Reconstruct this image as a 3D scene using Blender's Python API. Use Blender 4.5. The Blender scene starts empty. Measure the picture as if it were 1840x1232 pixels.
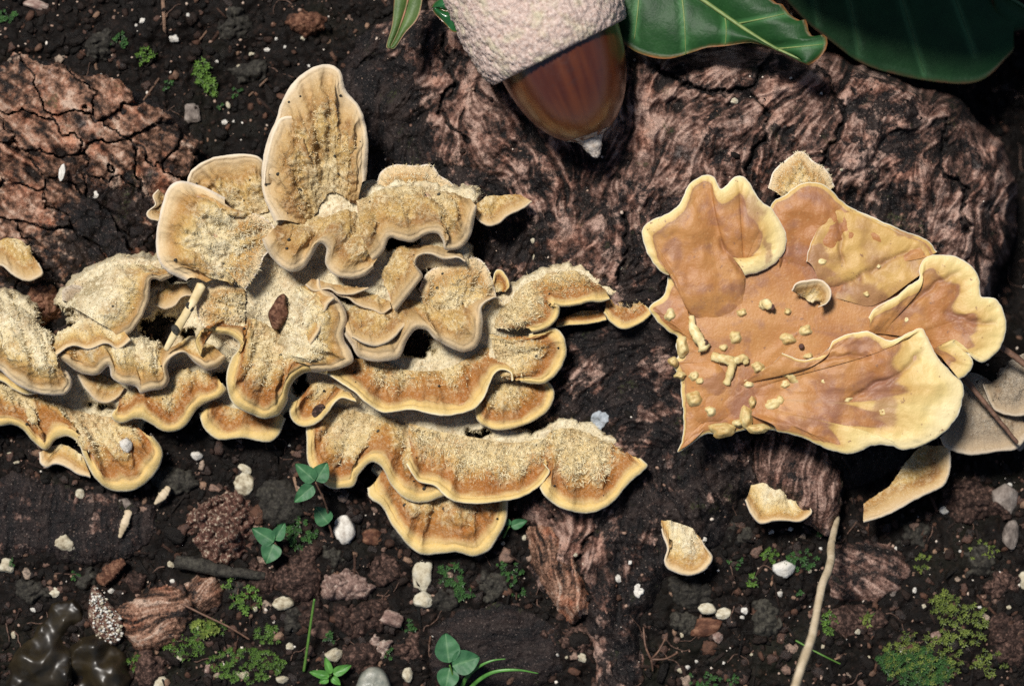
import bpy, bmesh, math, random
import numpy as np

# ------------------------------------------------------------------ scale
# The scene is authored in photograph pixels (15 px = 1 mm) and built in metres.
U = 1.0 / 15000.0
DIST = 5100.0                      # camera height in px (0.34 m)
FW, FH = 1840.0, 1232.0
rng = np.random.default_rng(11)
random.seed(11)
scn = bpy.context.scene

# ------------------------------------------------------------------ camera
cam = bpy.data.cameras.new('camera')
cam.sensor_width = 36.0
cam.lens = 36.0 * DIST / FW
cam.clip_start = 0.005
cam.clip_end = 50.0
cam.dof.use_dof = True
cam.dof.focus_distance = (DIST - 150.0) * U
cam.dof.aperture_fstop = 22.0
camo = bpy.data.objects.new('camera', cam)
scn.collection.objects.link(camo)
camo.location = (0, 0, DIST * U)
scn.camera = camo

# ------------------------------------------------------------------ light
SUN_EL, SUN_AZ = math.radians(64), math.radians(-36)      # azimuth from +Y, negative = towards -X
world = bpy.data.worlds.new('World')
scn.world = world
world.use_nodes = True
wn = world.node_tree.nodes
sky = wn.new('ShaderNodeTexSky')
sky.sky_type = 'NISHITA'
sky.sun_disc = False
sky.sun_elevation = SUN_EL
sky.sun_rotation = SUN_AZ
world.node_tree.links.new(sky.outputs[0], wn['Background'].inputs[0])
wn['Background'].inputs[1].default_value = 0.05
sun = bpy.data.lights.new('sun', 'SUN')
sun.energy = 4.8
sun.angle = math.radians(11.0)
sun.color = (1.0, 0.955, 0.89)
suno = bpy.data.objects.new('sun', sun)
scn.collection.objects.link(suno)
from mathutils import Vector
sd = Vector((math.sin(SUN_AZ) * math.cos(SUN_EL), math.cos(SUN_AZ) * math.cos(SUN_EL), math.sin(SUN_EL)))
suno.rotation_euler = sd.to_track_quat('Z', 'Y').to_euler()
suno.location = sd * 0.5
scn.view_settings.view_transform = 'Standard'
scn.view_settings.look = 'None'
scn.view_settings.exposure = 0.1
scn.view_settings.gamma = 1.0
scn.cycles.use_denoising = False
scn.cycles.max_bounces = 6

# ------------------------------------------------------------------ helpers: coordinates
def Wp(P):
    P = np.asarray(P, float).reshape(-1, 3)
    k = 1.0 - P[:, 2] / DIST
    return np.stack([(P[:, 0] - FW / 2) * k, (FH / 2 - P[:, 1]) * k, P[:, 2]], 1) * U

def W1(x, y, z):
    return Wp([(x, y, z)])[0]

# ------------------------------------------------------------------ helpers: noise
def _h(ix, iy, seed):
    ix = ix.astype(np.int64); iy = iy.astype(np.int64)
    n = (ix * 374761393 + iy * 668265263 + seed * 1442695041) & 0xFFFFFFFF
    n = ((n ^ (n >> 13)) * 1274126177) & 0xFFFFFFFF
    n = ((n ^ (n >> 16)) * 2246822519) & 0xFFFFFFFF
    return (n ^ (n >> 15)) & 0xFFFFFFFF

def hsh(ix, iy, seed):
    return _h(ix, iy, seed) / 4294967295.0

def per(x, y, seed=0):
    """gradient noise, about -1..1"""
    x = np.asarray(x, float); y = np.asarray(y, float)
    x0 = np.floor(x); y0 = np.floor(y); fx = x - x0; fy = y - y0
    def g(dx, dy):
        a = hsh(x0 + dx, y0 + dy, seed) * 2 * np.pi
        return np.cos(a) * (fx - dx) + np.sin(a) * (fy - dy)
    u = fx * fx * fx * (fx * (fx * 6 - 15) + 10); v = fy * fy * fy * (fy * (fy * 6 - 15) + 10)
    a = g(0, 0) * (1 - u) + g(1, 0) * u
    b = g(0, 1) * (1 - u) + g(1, 1) * u
    return (a * (1 - v) + b * v) * 1.5

def fbm(x, y, size, octv=4, seed=0, gain=0.5):
    r = 0; a = 1.0; f = 1.0 / size; t = 0
    for o in range(octv):
        r = r + a * per(x * f, y * f, seed + o * 17); t += a
        a *= gain; f *= 2.03
    return r / t

def worley(x, y, size, seed=0):
    x = np.asarray(x, float) / size; y = np.asarray(y, float) / size
    x0 = np.floor(x); y0 = np.floor(y)
    f1 = np.full(x.shape, 9.0); f2 = np.full(x.shape, 9.0); idv = np.zeros(x.shape)
    for dx in (-1, 0, 1):
        for dy in (-1, 0, 1):
            cx = x0 + dx; cy = y0 + dy
            d = np.hypot(cx + hsh(cx, cy, seed) - x, cy + hsh(cx, cy, seed + 5) - y)
            n = hsh(cx, cy, seed + 9)
            m = d < f1
            f2 = np.where(m, f1, np.minimum(f2, d))
            idv = np.where(m, n, idv)
            f1 = np.where(m, d, f1)
    return f1, f2, idv

def sstep(a, b, x):
    t = np.clip((x - a) / (b - a), 0, 1)
    return t * t * (3 - 2 * t)

def idw(pts, x, y, p=2.6, soft=25.0):
    num = 0; den = 0
    for q in pts:
        w = 1.0 / (((x - q[0]) ** 2 + (y - q[1]) ** 2 + soft * soft) ** (p / 2))
        num = num + w * q[2]; den = den + w
    return num / den

def sdist(poly, x, y):
    """signed distance to a polygon, positive inside"""
    poly = np.asarray(poly, float)
    d = np.full(x.shape, 1e9); ins = np.zeros(x.shape, bool)
    n = len(poly)
    for i in range(n):
        ax, ay = poly[i]; bx, by = poly[(i + 1) % n]
        ex, ey = bx - ax, by - ay
        t = np.clip(((x - ax) * ex + (y - ay) * ey) / (ex * ex + ey * ey + 1e-9), 0, 1)
        d = np.minimum(d, np.hypot(x - ax - t * ex, y - ay - t * ey))
        c = ((ay > y) != (by > y)) & (x < (bx - ax) * (y - ay) / (by - ay + 1e-12) + ax)
        ins ^= c
    return np.where(ins, d, -d)

def pdist(line, x, y):
    d = np.full(x.shape, 1e9)
    for (ax, ay), (bx, by) in zip(line[:-1], line[1:]):
        ex, ey = bx - ax, by - ay
        t = np.clip(((x - ax) * ex + (y - ay) * ey) / (ex * ex + ey * ey + 1e-9), 0, 1)
        d = np.minimum(d, np.hypot(x - ax - t * ex, y - ay - t * ey))
    return d

def spline(pts, n, closed=False):
    """Catmull-Rom through pts, resampled evenly to n points"""
    P = np.asarray(pts, float)
    if closed: Q = np.vstack([P[-1:], P, P[:2]])
    else: Q = np.vstack([2 * P[0] - P[1], P, 2 * P[-1] - P[-2]])
    out = []
    for i in range(1, len(Q) - 2):
        t = np.linspace(0, 1, 16, endpoint=False)[:, None]
        p0, p1, p2, p3 = Q[i - 1], Q[i], Q[i + 1], Q[i + 2]
        out.append(0.5 * (2 * p1 + (p2 - p0) * t + (2 * p0 - 5 * p1 + 4 * p2 - p3) * t ** 2 + (3 * p1 - p0 - 3 * p2 + p3) * t ** 3))
    out = np.vstack(out + [Q[-2][None]])
    s = np.r_[0, np.cumsum(np.linalg.norm(np.diff(out, axis=0), axis=1))]
    q = np.linspace(0, s[-1], n, endpoint=not closed)
    return np.stack([np.interp(q, s, out[:, k]) for k in range(out.shape[1])], 1)

# ------------------------------------------------------------------ helpers: objects
def link(o):
    scn.collection.objects.link(o); return o

def tag(o, label=None, cat=None, group=None, kind=None):
    if label: o['label'] = label
    if cat: o['category'] = cat
    if group: o['group'] = group
    if kind: o['kind'] = kind
    return o

def thing(name, label, cat, base, group=None):
    o = link(bpy.data.objects.new(name, None))
    o.location = W1(*base)
    o.empty_display_size = 0.002
    return tag(o, label, cat, group)

def make_mesh(name, Vw, F, attrs=None, smooth=True):
    me = bpy.data.meshes.new(name)
    if isinstance(F, np.ndarray):
        k = F.shape[1]
        F = F[:, ::-1]
        me.vertices.add(len(Vw)); me.vertices.foreach_set('co', np.ascontiguousarray(Vw, dtype=np.float32).ravel())
        me.loops.add(F.size); me.loops.foreach_set('vertex_index', np.ascontiguousarray(F, dtype=np.int32).ravel())
        me.polygons.add(len(F)); me.polygons.foreach_set('loop_start', np.arange(0, F.size, k, dtype=np.int32))
        me.update(calc_edges=True)
    else:
        me.from_pydata([tuple(v) for v in Vw], [], [tuple(reversed(f)) for f in F])
        me.update()
    if smooth: me.polygons.foreach_set('use_smooth', np.ones(len(me.polygons), bool))
    for k, v in (attrs or {}).items():
        a = me.attributes.new(k, 'FLOAT', 'POINT'); a.data.foreach_set('value', np.ascontiguousarray(v, dtype=np.float32).ravel())
    return me

def mob(name, V, F, mat, parent=None, attrs=None, smooth=True, base=None):
    """mesh object from px vertices; child of parent, or top-level with its origin at base"""
    Vw = Wp(V)
    if parent is not None: org = np.array(parent['org'] if 'org' in parent else parent.location)
    elif base is not None: org = W1(*base)
    else: org = np.array([Vw[:, 0].mean(), Vw[:, 1].mean(), Vw[:, 2].min()])
    me = make_mesh(name, Vw - org, F, attrs, smooth)
    me.materials.append(mat)
    o = link(bpy.data.objects.new(name, me))
    if parent is None: o.location = org
    else: o.parent = parent
    if 'org' in o: del o['org']
    return o

def sub(name, V, F, mat, parent, top, attrs=None, smooth=True):
    """a sub-part: parented to a part whose own origin is that of the thing `top`"""
    Vw = Wp(V); org = np.array(top.location)
    me = make_mesh(name, Vw - org, F, attrs, smooth); me.materials.append(mat)
    o = link(bpy.data.objects.new(name, me)); o.parent = parent
    return o

def gridF(nr, nc, off=0, closed=False):
    r = np.arange(nr - 1)[:, None]; c = np.arange(nc if closed else nc - 1)[None, :]
    c2 = (c + 1) % nc
    a = r * nc + c; b = r * nc + c2; d = (r + 1) * nc + c; e = (r + 1) * nc + c2
    return np.stack([a, b, e, d], -1).reshape(-1, 4) + off

# ------------------------------------------------------------------ helpers: materials
class Mat:
    def __init__(s, name, coord='Object'):
        s.m = bpy.data.materials.new(name); s.m.use_nodes = True
        s.t = s.m.node_tree; s.n = s.t.nodes; s.b = s.n['Principled BSDF']
        s.tc = s.n.new('ShaderNodeTexCoord').outputs[coord]
    def L(s, a, b):
        if hasattr(a, 'links'): s.t.links.new(a, b)
        else:
            try: b.default_value = a
            except Exception: b.default_value = (*a, 1.0)
    def noise(s, size, detail=4, rough=0.55, dist=0.0, vec=None, stretch=None, out=0):
        v = vec or s.tc
        if stretch:
            mp = s.n.new('ShaderNodeMapping'); s.t.links.new(v, mp.inputs[0]); mp.inputs['Scale'].default_value = stretch; v = mp.outputs[0]
        nd = s.n.new('ShaderNodeTexNoise'); s.t.links.new(v, nd.inputs['Vector'])
        nd.inputs['Scale'].default_value = 1.0 / (size * U); nd.inputs['Detail'].default_value = detail
        nd.inputs['Roughness'].default_value = rough; nd.inputs['Distortion'].default_value = dist
        return nd.outputs[out]
    def voro(s, size, feature='F1', out='Distance'):
        nd = s.n.new('ShaderNodeTexVoronoi'); s.t.links.new(s.tc, nd.inputs['Vector']); nd.feature = feature
        nd.inputs['Scale'].default_value = 1.0 / (size * U)
        return nd.outputs[out]
    def attr(s, name):
        nd = s.n.new('ShaderNodeAttribute'); nd.attribute_name = name; return nd.outputs['Fac']
    def rnd(s):
        return s.n.new('ShaderNodeObjectInfo').outputs['Random']
    def ramp(s, fac, stops, interp='LINEAR'):
        nd = s.n.new('ShaderNodeValToRGB'); s.L(fac, nd.inputs[0]); cr = nd.color_ramp; cr.interpolation = interp
        while len(cr.elements) < len(stops): cr.elements.new(0.5)
        for e, (p, c) in zip(cr.elements, stops):
            e.position = p; e.color = (c, c, c, 1) if not hasattr(c, '__len__') else (*c, 1)
        return nd.outputs[0]
    def mix(s, fac, a, b, mode='MIX'):
        nd = s.n.new('ShaderNodeMix'); nd.data_type = 'RGBA'; nd.blend_type = mode
        s.L(fac, nd.inputs[0]); s.L(a, nd.inputs[6]); s.L(b, nd.inputs[7]); return nd.outputs[2]
    def math(s, op, a, b=0.0, c=0.0, clamp=False):
        nd = s.n.new('ShaderNodeMath'); nd.operation = op; nd.use_clamp = clamp
        s.L(a, nd.inputs[0]); s.L(b, nd.inputs[1]); s.L(c, nd.inputs[2]); return nd.outputs[0]
    def bump(s, h, dist_px, strength=1.0, normal=None):
        nd = s.n.new('ShaderNodeBump'); s.L(h, nd.inputs['Height']); nd.inputs['Distance'].default_value = dist_px * U
        nd.inputs['Strength'].default_value = strength
        if normal is not None: s.t.links.new(normal, nd.inputs['Normal'])
        return nd.outputs[0]
    def done(s, color, rough=0.7, normal=None, spec=0.5, **kw):
        s.L(color, s.b.inputs['Base Color']); s.L(rough, s.b.inputs['Roughness'])
        s.b.inputs['Specular IOR Level'].default_value = spec
        if normal is not None: s.t.links.new(normal, s.b.inputs['Normal'])
        for k, v in kw.items(): s.L(v, s.b.inputs[k.replace('_', ' ')])
        return s.m

def soil_mat():
    m = Mat('soil')
    n1 = m.noise(60, 6, 0.65); n2 = m.noise(9, 4, 0.7); n3 = m.noise(220, 3, 0.5)
    c = m.ramp(n2, [(0.3, (0.002, 0.0016, 0.0014)), (0.52, (0.006, 0.004, 0.003)), (0.68, (0.026, 0.015, 0.011)), (0.8, (0.12, 0.075, 0.057))])
    c = m.mix(m.ramp(n1, [(0.35, 0.0), (0.62, 0.9)]), c, (0.0045, 0.0035, 0.003))
    c = m.mix(m.ramp(n3, [(0.55, 0.0), (0.7, 0.35)]), c, (0.014, 0.017, 0.008))
    b = m.bump(m.noise(5, 5, 0.7), 3.0, 0.9)
    return m.done(c, m.ramp(m.noise(14, 3), [(0.35, 0.4), (0.7, 0.9)]), b, 0.12)

def wood_mat(name, light, mid, dark, red):
    m = Mat(name)
    f = m.attr('fib'); dk = m.attr('dark')
    n1 = m.noise(7, 4, 0.7); n2 = m.noise(45, 4, 0.6); n3 = m.noise(120, 3, 0.5)
    ff = m.math('ADD', f, m.math('MULTIPLY', m.math('SUBTRACT', n1, 0.5), 0.8))
    c = m.ramp(ff, [(0.18, dark), (0.36, tuple(0.35 * x for x in mid)), (0.54, mid), (0.8, light)])
    c = m.mix(m.ramp(n2, [(0.48, 0.0), (0.68, 0.7)]), c, m.mix(1.0, c, red, 'MULTIPLY'))
    g = m.math('MULTIPLY', m.ramp(m.noise(70, 5, 0.65), [(0.6, 0.0), (0.72, 0.45)]), m.ramp(n1, [(0.4, 0.0), (0.6, 1.0)]))
    c = m.mix(g, c, (0.34, 0.30, 0.28))
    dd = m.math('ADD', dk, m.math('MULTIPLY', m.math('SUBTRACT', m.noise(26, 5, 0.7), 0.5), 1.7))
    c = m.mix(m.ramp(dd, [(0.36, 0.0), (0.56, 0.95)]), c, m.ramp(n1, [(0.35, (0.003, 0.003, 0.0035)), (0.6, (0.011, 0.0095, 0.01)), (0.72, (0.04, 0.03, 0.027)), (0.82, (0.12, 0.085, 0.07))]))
    gm = m.math('MULTIPLY', m.ramp(m.noise(55, 4, 0.6), [(0.62, 0.0), (0.72, 0.7)]), m.ramp(m.noise(6, 3), [(0.45, 0.0), (0.6, 1.0)]))
    c = m.mix(gm, c, (0.05, 0.06, 0.02))
    c = m.mix(m.ramp(m.noise(3.4, 3, 0.7), [(0.34, 0.8), (0.46, 0.0)]), c, m.mix(1.0, c, (0.25, 0.23, 0.22), 'MULTIPLY'))
    c = m.mix(m.ramp(m.noise(3.6, 2, 0.6), [(0.64, 0.0), (0.74, 0.55)]), c, (0.36, 0.28, 0.24))
    b = m.bump(m.noise(3.2, 4, 0.7), 3.0, 1.0)
    b = m.bump(m.noise(12, 5, 0.7), 6.0, 0.6, b)
    return m.done(c, m.ramp(n1, [(0.3, 0.35), (0.7, 0.8)]), b, 0.22)

def fungus_mat(name, stops, warm=(0.30, 0.105, 0.018), cream=(0.72, 0.62, 0.40), grey=0.0, tomx=1.0):
    """zone attribute: distance from the margin in px / 160"""
    m = Mat(name)
    z = m.attr('zone')
    n1 = m.noise(34, 4, 0.6); n2 = m.noise(7, 4, 0.7); n3 = m.noise(2.6, 3, 0.6); n4 = m.noise(90, 2)
    zz = m.math('ADD', z, m.math('MULTIPLY', m.math('SUBTRACT', n1, 0.5), m.math('MULTIPLY', m.math('MINIMUM', z, 0.4), 0.9)))
    c = m.ramp(zz, stops)
    wmask = m.math('MULTIPLY', m.ramp(m.noise(48, 3, 0.6), [(0.5, 0.0), (0.62, 0.85)]), m.ramp(z, [(0.12, 0.0), (0.2, 1.0), (0.6, 0.5), (1.0, 0.2)]))
    c = m.mix(wmask, c, warm)
    tm = m.math('MULTIPLY', m.ramp(m.math('ADD', n2, m.math('MULTIPLY', m.math('SUBTRACT', n1, 0.5), 0.6)), [(0.48, 0.0), (0.66, 0.75 * tomx)]), m.ramp(z, [(0.12, 0.0), (0.3, 0.6), (0.6, 1.0)]))
    c = m.mix(tm, c, cream)
    c = m.mix(m.math('MULTIPLY', m.ramp(n2, [(0.26, 0.5), (0.38, 0.0)]), m.ramp(z, [(0.08, 0.0), (0.2, 1.0)])), c, (0.13, 0.07, 0.024))
    if grey: c = m.mix(grey, c, (0.25, 0.21, 0.17))
    c = m.mix(m.math('MULTIPLY', m.math('SUBTRACT', n3, 0.5), 0.9, clamp=True), c, (0.85, 0.75, 0.55))
    b = m.bump(m.noise(3.0, 4, 0.65), 2.0, 0.7)
    bs = m.ramp(z, [(0.04, 0.3), (0.09, 0.22), (0.2, 0.75)])
    for nd in m.n:
        if nd.type == 'BUMP': m.t.links.new(bs, nd.inputs['Strength'])
    b = m.bump(n2, 5.0, 0.55, b)
    for nd in m.n:
        if nd.type == 'BUMP' and not nd.inputs['Strength'].is_linked: m.t.links.new(bs, nd.inputs['Strength'])
    return m.done(c, 0.8, b, 0.25)

def simple_mat(name, stops, size=20, detail=5, rough=0.7, bump_px=2.0, bump_size=6, spec=0.4, rand=0.0, bstr=0.8):
    m = Mat(name)
    n = m.noise(size, detail, 0.65)
    if rand: n = m.math('ADD', n, m.math('MULTIPLY', m.math('SUBTRACT', m.rnd(), 0.5), rand))
    c = m.ramp(n, stops)
    b = m.bump(m.noise(bump_size, 5, 0.65), bump_px, bstr)
    return m.done(c, rough, b, spec)

STD = [(0.0, (0.74, 0.67, 0.50)), (0.02, (0.60, 0.45, 0.19)), (0.075, (0.55, 0.38, 0.135)), (0.115, (0.45, 0.295, 0.12)),
       (0.16, (0.29, 0.12, 0.028)), (0.25, (0.32, 0.125, 0.02)), (0.36, (0.43, 0.26, 0.08)), (0.5, (0.55, 0.42, 0.20)), (0.68, (0.54, 0.42, 0.22)), (0.85, (0.42, 0.30, 0.14)), (1.0, (0.30, 0.21, 0.10))]
TAN = [(0.0, (0.70, 0.61, 0.48)), (0.03, (0.50, 0.38, 0.23)), (0.09, (0.45, 0.315, 0.16)), (0.16, (0.42, 0.27, 0.11)),
       (0.26, (0.34, 0.18, 0.052)), (0.36, (0.47, 0.31, 0.105)), (0.5, (0.42, 0.265, 0.085)), (0.7, (0.53, 0.41, 0.21)), (0.9, (0.45, 0.34, 0.18)), (1.0, (0.32, 0.24, 0.13))]
PALE = [(0.0, (0.74, 0.66, 0.56)), (0.025, (0.57, 0.44, 0.27)), (0.08, (0.50, 0.36, 0.19)), (0.13, (0.38, 0.22, 0.08)),
        (0.19, (0.43, 0.25, 0.075)), (0.3, (0.55, 0.39, 0.155)), (0.5, (0.64, 0.53, 0.31)), (0.75, (0.61, 0.52, 0.34)), (0.95, (0.44, 0.35, 0.21)), (1.0, (0.34, 0.27, 0.15))]
GREY = [(0.0, (0.5, 0.42, 0.32)), (0.06, (0.36, 0.26, 0.15)), (0.15, (0.25, 0.185, 0.115)), (0.4, (0.27, 0.215, 0.15)), (1.0, (0.22, 0.185, 0.15))]
M_soil = soil_mat()
M_wood = wood_mat('gnarled_wood', (0.45, 0.30, 0.24), (0.17, 0.095, 0.073), (0.012, 0.009, 0.008), (1.0, 0.72, 0.6))
M_bark = wood_mat('red_bark', (0.52, 0.37, 0.28), (0.29, 0.155, 0.10), (0.014, 0.009, 0.007), (1.0, 0.55, 0.36))
M_std = fungus_mat('fungus_golden', STD)
M_tan = fungus_mat('fungus_tan', TAN, warm=(0.27, 0.13, 0.04))
M_pale = fungus_mat('fungus_pale', PALE, warm=(0.31, 0.155, 0.04), cream=(0.76, 0.69, 0.50))
M_grey = fungus_mat('fungus_grey', GREY, warm=(0.25, 0.16, 0.08), cream=(0.45, 0.40, 0.32), grey=0.25)
M_fur = {}
for k, c0, c1 in (('std', (0.46, 0.31, 0.11), (0.82, 0.73, 0.49)), ('tan', (0.42, 0.28, 0.11), (0.74, 0.62, 0.38)), ('pale', (0.54, 0.41, 0.20), (0.84, 0.77, 0.56)), ('grey', (0.26, 0.21, 0.15), (0.48, 0.43, 0.35))):
    m = Mat('tomentum_' + k); a = m.attr('hr')
    M_fur[k] = m.done(m.ramp(a, [(0.0, c0), (0.45, tuple(0.5 * (p + q) for p, q in zip(c0, c1))), (1.0, c1)]), 0.75, None, 0.2)
M_under = simple_mat('fungus_underside', [(0.3, (0.30, 0.18, 0.12)), (0.7, (0.50, 0.33, 0.20))], 40, 4, 0.7, 0.6, 9)
FM = {'std': M_std, 'tan': M_tan, 'pale': M_pale, 'grey': M_grey}

# ================================================================== terrain
SOIL_Z = [(0, 0, -30), (200, 40, -25), (450, 150, -70), (600, 60, -60), (350, 330, -40), (600, 330, -40), (150, 500, -10), (60, 560, 0),
          (100, 900, 0), (300, 900, -10), (100, 1200, 0), (450, 900, -10), (400, 1150, 5), (600, 1150, 0), (800, 1100, -10), (950, 1200, -25),
          (1250, 1150, -10), (1250, 950, -10), (1350, 1050, 0), (1500, 1000, -10), (1500, 1200, 5), (1700, 1150, 5), (1800, 1000, -20), (1780, 850, -70),
          (1830, 700, -60), (1830, 420, -330), (1790, 200, -360), (1850, 300, -380), (1870, 560, -260), (1700, 60, -330), (1450, 20, -220), (1200, 0, -120), (1830, 0, -270), (640, -200, -60),
          (1200, -300, -150), (1900, 900, -40), (-300, 600, 0), (900, 1600, 0), (2300, 600, -150), (500, 700, -10), (900, 700, -20), (1300, 600, -20), (1540, 900, -60)]
SOIL_Z_A = [(x, y, z) for x, y, z in SOIL_Z]

def soil_h(x, y):
    z = idw(SOIL_Z_A, x, y, 3.0, 60)
    z = z + 18 * fbm(x, y, 90, 4, 3) + 9.0 * fbm(x, y, 24, 4, 31)
    f1, f2, i = worley(x + 5 * per(x / 12, y / 12, 8), y + 5 * per(x / 12, y / 12, 9), 19, 4)
    z = z + (6.0 * (1 - f1) * i)
    f1, f2, i = worley(x, y, 8.5, 14)
    return z + 3.2 * (1 - f1) * (0.3 + i)

def axis(lo, hi, step):
    core = np.arange(lo, hi + step, step)
    ext = step * np.cumsum(1.35 ** np.arange(1, 34))
    ext = ext[ext < 32000]
    return np.r_[lo - ext[::-1], core, core[-1] + ext]

gx = axis(-120, 1960, 3.6); gy = axis(-120, 1350, 3.6)
X, Y = np.meshgrid(gx, gy)
Zs = soil_h(X, Y)
far = np.maximum(np.maximum(-X - 400, X - 2240), np.maximum(-Y - 400, Y - 1630))
Zs = np.where(far > 0, Zs * np.exp(-np.clip(far, 0, 9e4) / 600), Zs)
Vg = np.stack([X, Y, Zs], -1).reshape(-1, 3)
# the far ring lies flat: no perspective needed
ground = mob('ground', Vg, gridF(len(gy), len(gx)), M_soil, base=(FW / 2, FH / 2, 0))
tag(ground, 'dark crumbly forest soil', None, None, 'structure')

# ------------------------------------------------------------------ main root
ROOT_POLY = [(615, 110), (640, 60), (720, 30), (830, 10), (960, 0), (1100, 40), (1180, 92), (1290, 88), (1400, 104), (1500, 116), (1560, 140), (1640, 166), (1715, 190),
             (1750, 240), (1788, 266), (1806, 330), (1812, 400), (1796, 450), (1770, 540), (1740, 640), (1700, 760), (1600, 850), (1520, 880), (1500, 940), (1470, 960),
             (1400, 915), (1340, 900), (1310, 985), (1270, 1000), (1200, 1040), (1170, 1110), (1160, 1180), (1150, 1260), (1075, 1260), (1060, 1150), (1035, 1100), (985, 1080), (945, 1020), (950, 950), (900, 900),
             (760, 880), (640, 850), (500, 800), (380, 760), (200, 760), (60, 760), (-60, 720), (-60, 560), (120, 560), (260, 480), (300, 400), (420, 330), (560, 260)]
ROOT_Z = [(640, 100, -20), (690, 260, 10), (650, 180, -10), (760, 120, 60), (900, 60, 110), (900, 250, 105), (1000, 350, 105), (1150, 150, 150), (1300, 130, 130), (1450, 140, 110), (1600, 200, 100),
          (1700, 250, 50), (1775, 300, 25), (1800, 380, -10), (1780, 460, -20), (1300, 220, 175), (1500, 270, 170), (1650, 330, 125), (1700, 420, 80), (1200, 340, 155), (1100, 450, 125), (1200, 520, 105),
          (1000, 500, 75), (1080, 620, 55), (1100, 720, 62), (1030, 800, 35), (1200, 850, 45), (1300, 800, 60), (1420, 850, 70), (1450, 930, 25), (1300, 920, 25), (1050, 1000, 32), (1180, 960, 32), (1100, 1100, 34), (1120, 1180, 22),
          (700, 620, 40), (800, 720, 30), (600, 500, 50), (500, 400, 30), (400, 500, 25), (760, 430, 40), (300, 600, 10), (100, 700, 5), (300, 740, -25), (500, 780, -25), (700, 850, -20), (850, 880, -10), (1600, 600, 60), (1650, 780, -10), (1540, 850, 10), (900, 450, 60), (940, 600, 40), (0, 600, 5), (880, 780, 5)]
ANG = [(1200, 300, 84), (1300, 130, 20), (1450, 150, 35), (1600, 350, 66), (1720, 320, 60), (1780, 400, 100), (1500, 300, 62), (1050, 380, 78), (900, 200, -42), (760, 160, 60), (700, 300, 85), (950, 330, -50), (1150, 750, -14),
       (1150, 600, 10), (1080, 1000, 96), (1180, 900, 118), (1450, 850, 84), (1380, 860, 95), (850, 100, 55), (1100, 200, 70), (1650, 220, 45), (1000, 480, 55), (700, 620, 0), (500, 500, 20), (1000, 650, 30), (1300, 800, 100), (1120, 1120, 92), (1250, 960, 70)]
CRACKS = [[(1472, 119), (1500, 160), (1514, 209), (1504, 244), (1479, 297)], [(1388, 94), (1340, 167), (1378, 209), (1367, 251), (1340, 307)],
          [(1062, 960), (1040, 1010), (1052, 1075), (1055, 1110)], [(1180, 120), (1240, 150), (1300, 165), (1340, 167)], [(1360, 780), (1356, 850), (1372, 880)],
          [(800, 60), (815, 150), (790, 200), (840, 260)], [(1700, 215), (1690, 300), (1735, 340), (1740, 420)], [(1120, 380), (1130, 440), (1110, 500)]]

def lic(nx, ny, step, ang, seed, nz, length):
    """line integral convolution of noise along the angle field: wood fibre"""
    r = np.random.default_rng(seed)
    base = r.random((ny // nz + 2, nx // nz + 2))
    yy, xx = np.mgrid[0:ny, 0:nx].astype(float)
    def samp(px, py):
        px = np.clip(px / nz, 0, base.shape[1] - 1.01); py = np.clip(py / nz, 0, base.shape[0] - 1.01)
        x0 = px.astype(int); y0 = py.astype(int); fx = px - x0; fy = py - y0
        return (base[y0, x0] * (1 - fx) + base[y0, x0 + 1] * fx) * (1 - fy) + (base[y0 + 1, x0] * (1 - fx) + base[y0 + 1, x0 + 1] * fx) * fy
    acc = samp(xx, yy); n = 1
    for sg in (1, -1):
        px, py = xx.copy(), yy.copy(); pvx = pvy = None
        for k in range(length):
            ix = np.clip(px, 0, nx - 1).astype(int); iy = np.clip(py, 0, ny - 1).astype(int)
            a = ang[iy, ix]
            px = px + sg * np.cos(a) * 1.6; py = py - sg * np.sin(a) * 1.6
            acc = acc + samp(px, py); n += 1
    acc = acc / n
    lo, hi = np.percentile(acc, [2, 98])
    return np.clip((acc - lo) / (hi - lo), 0, 1)

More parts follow.
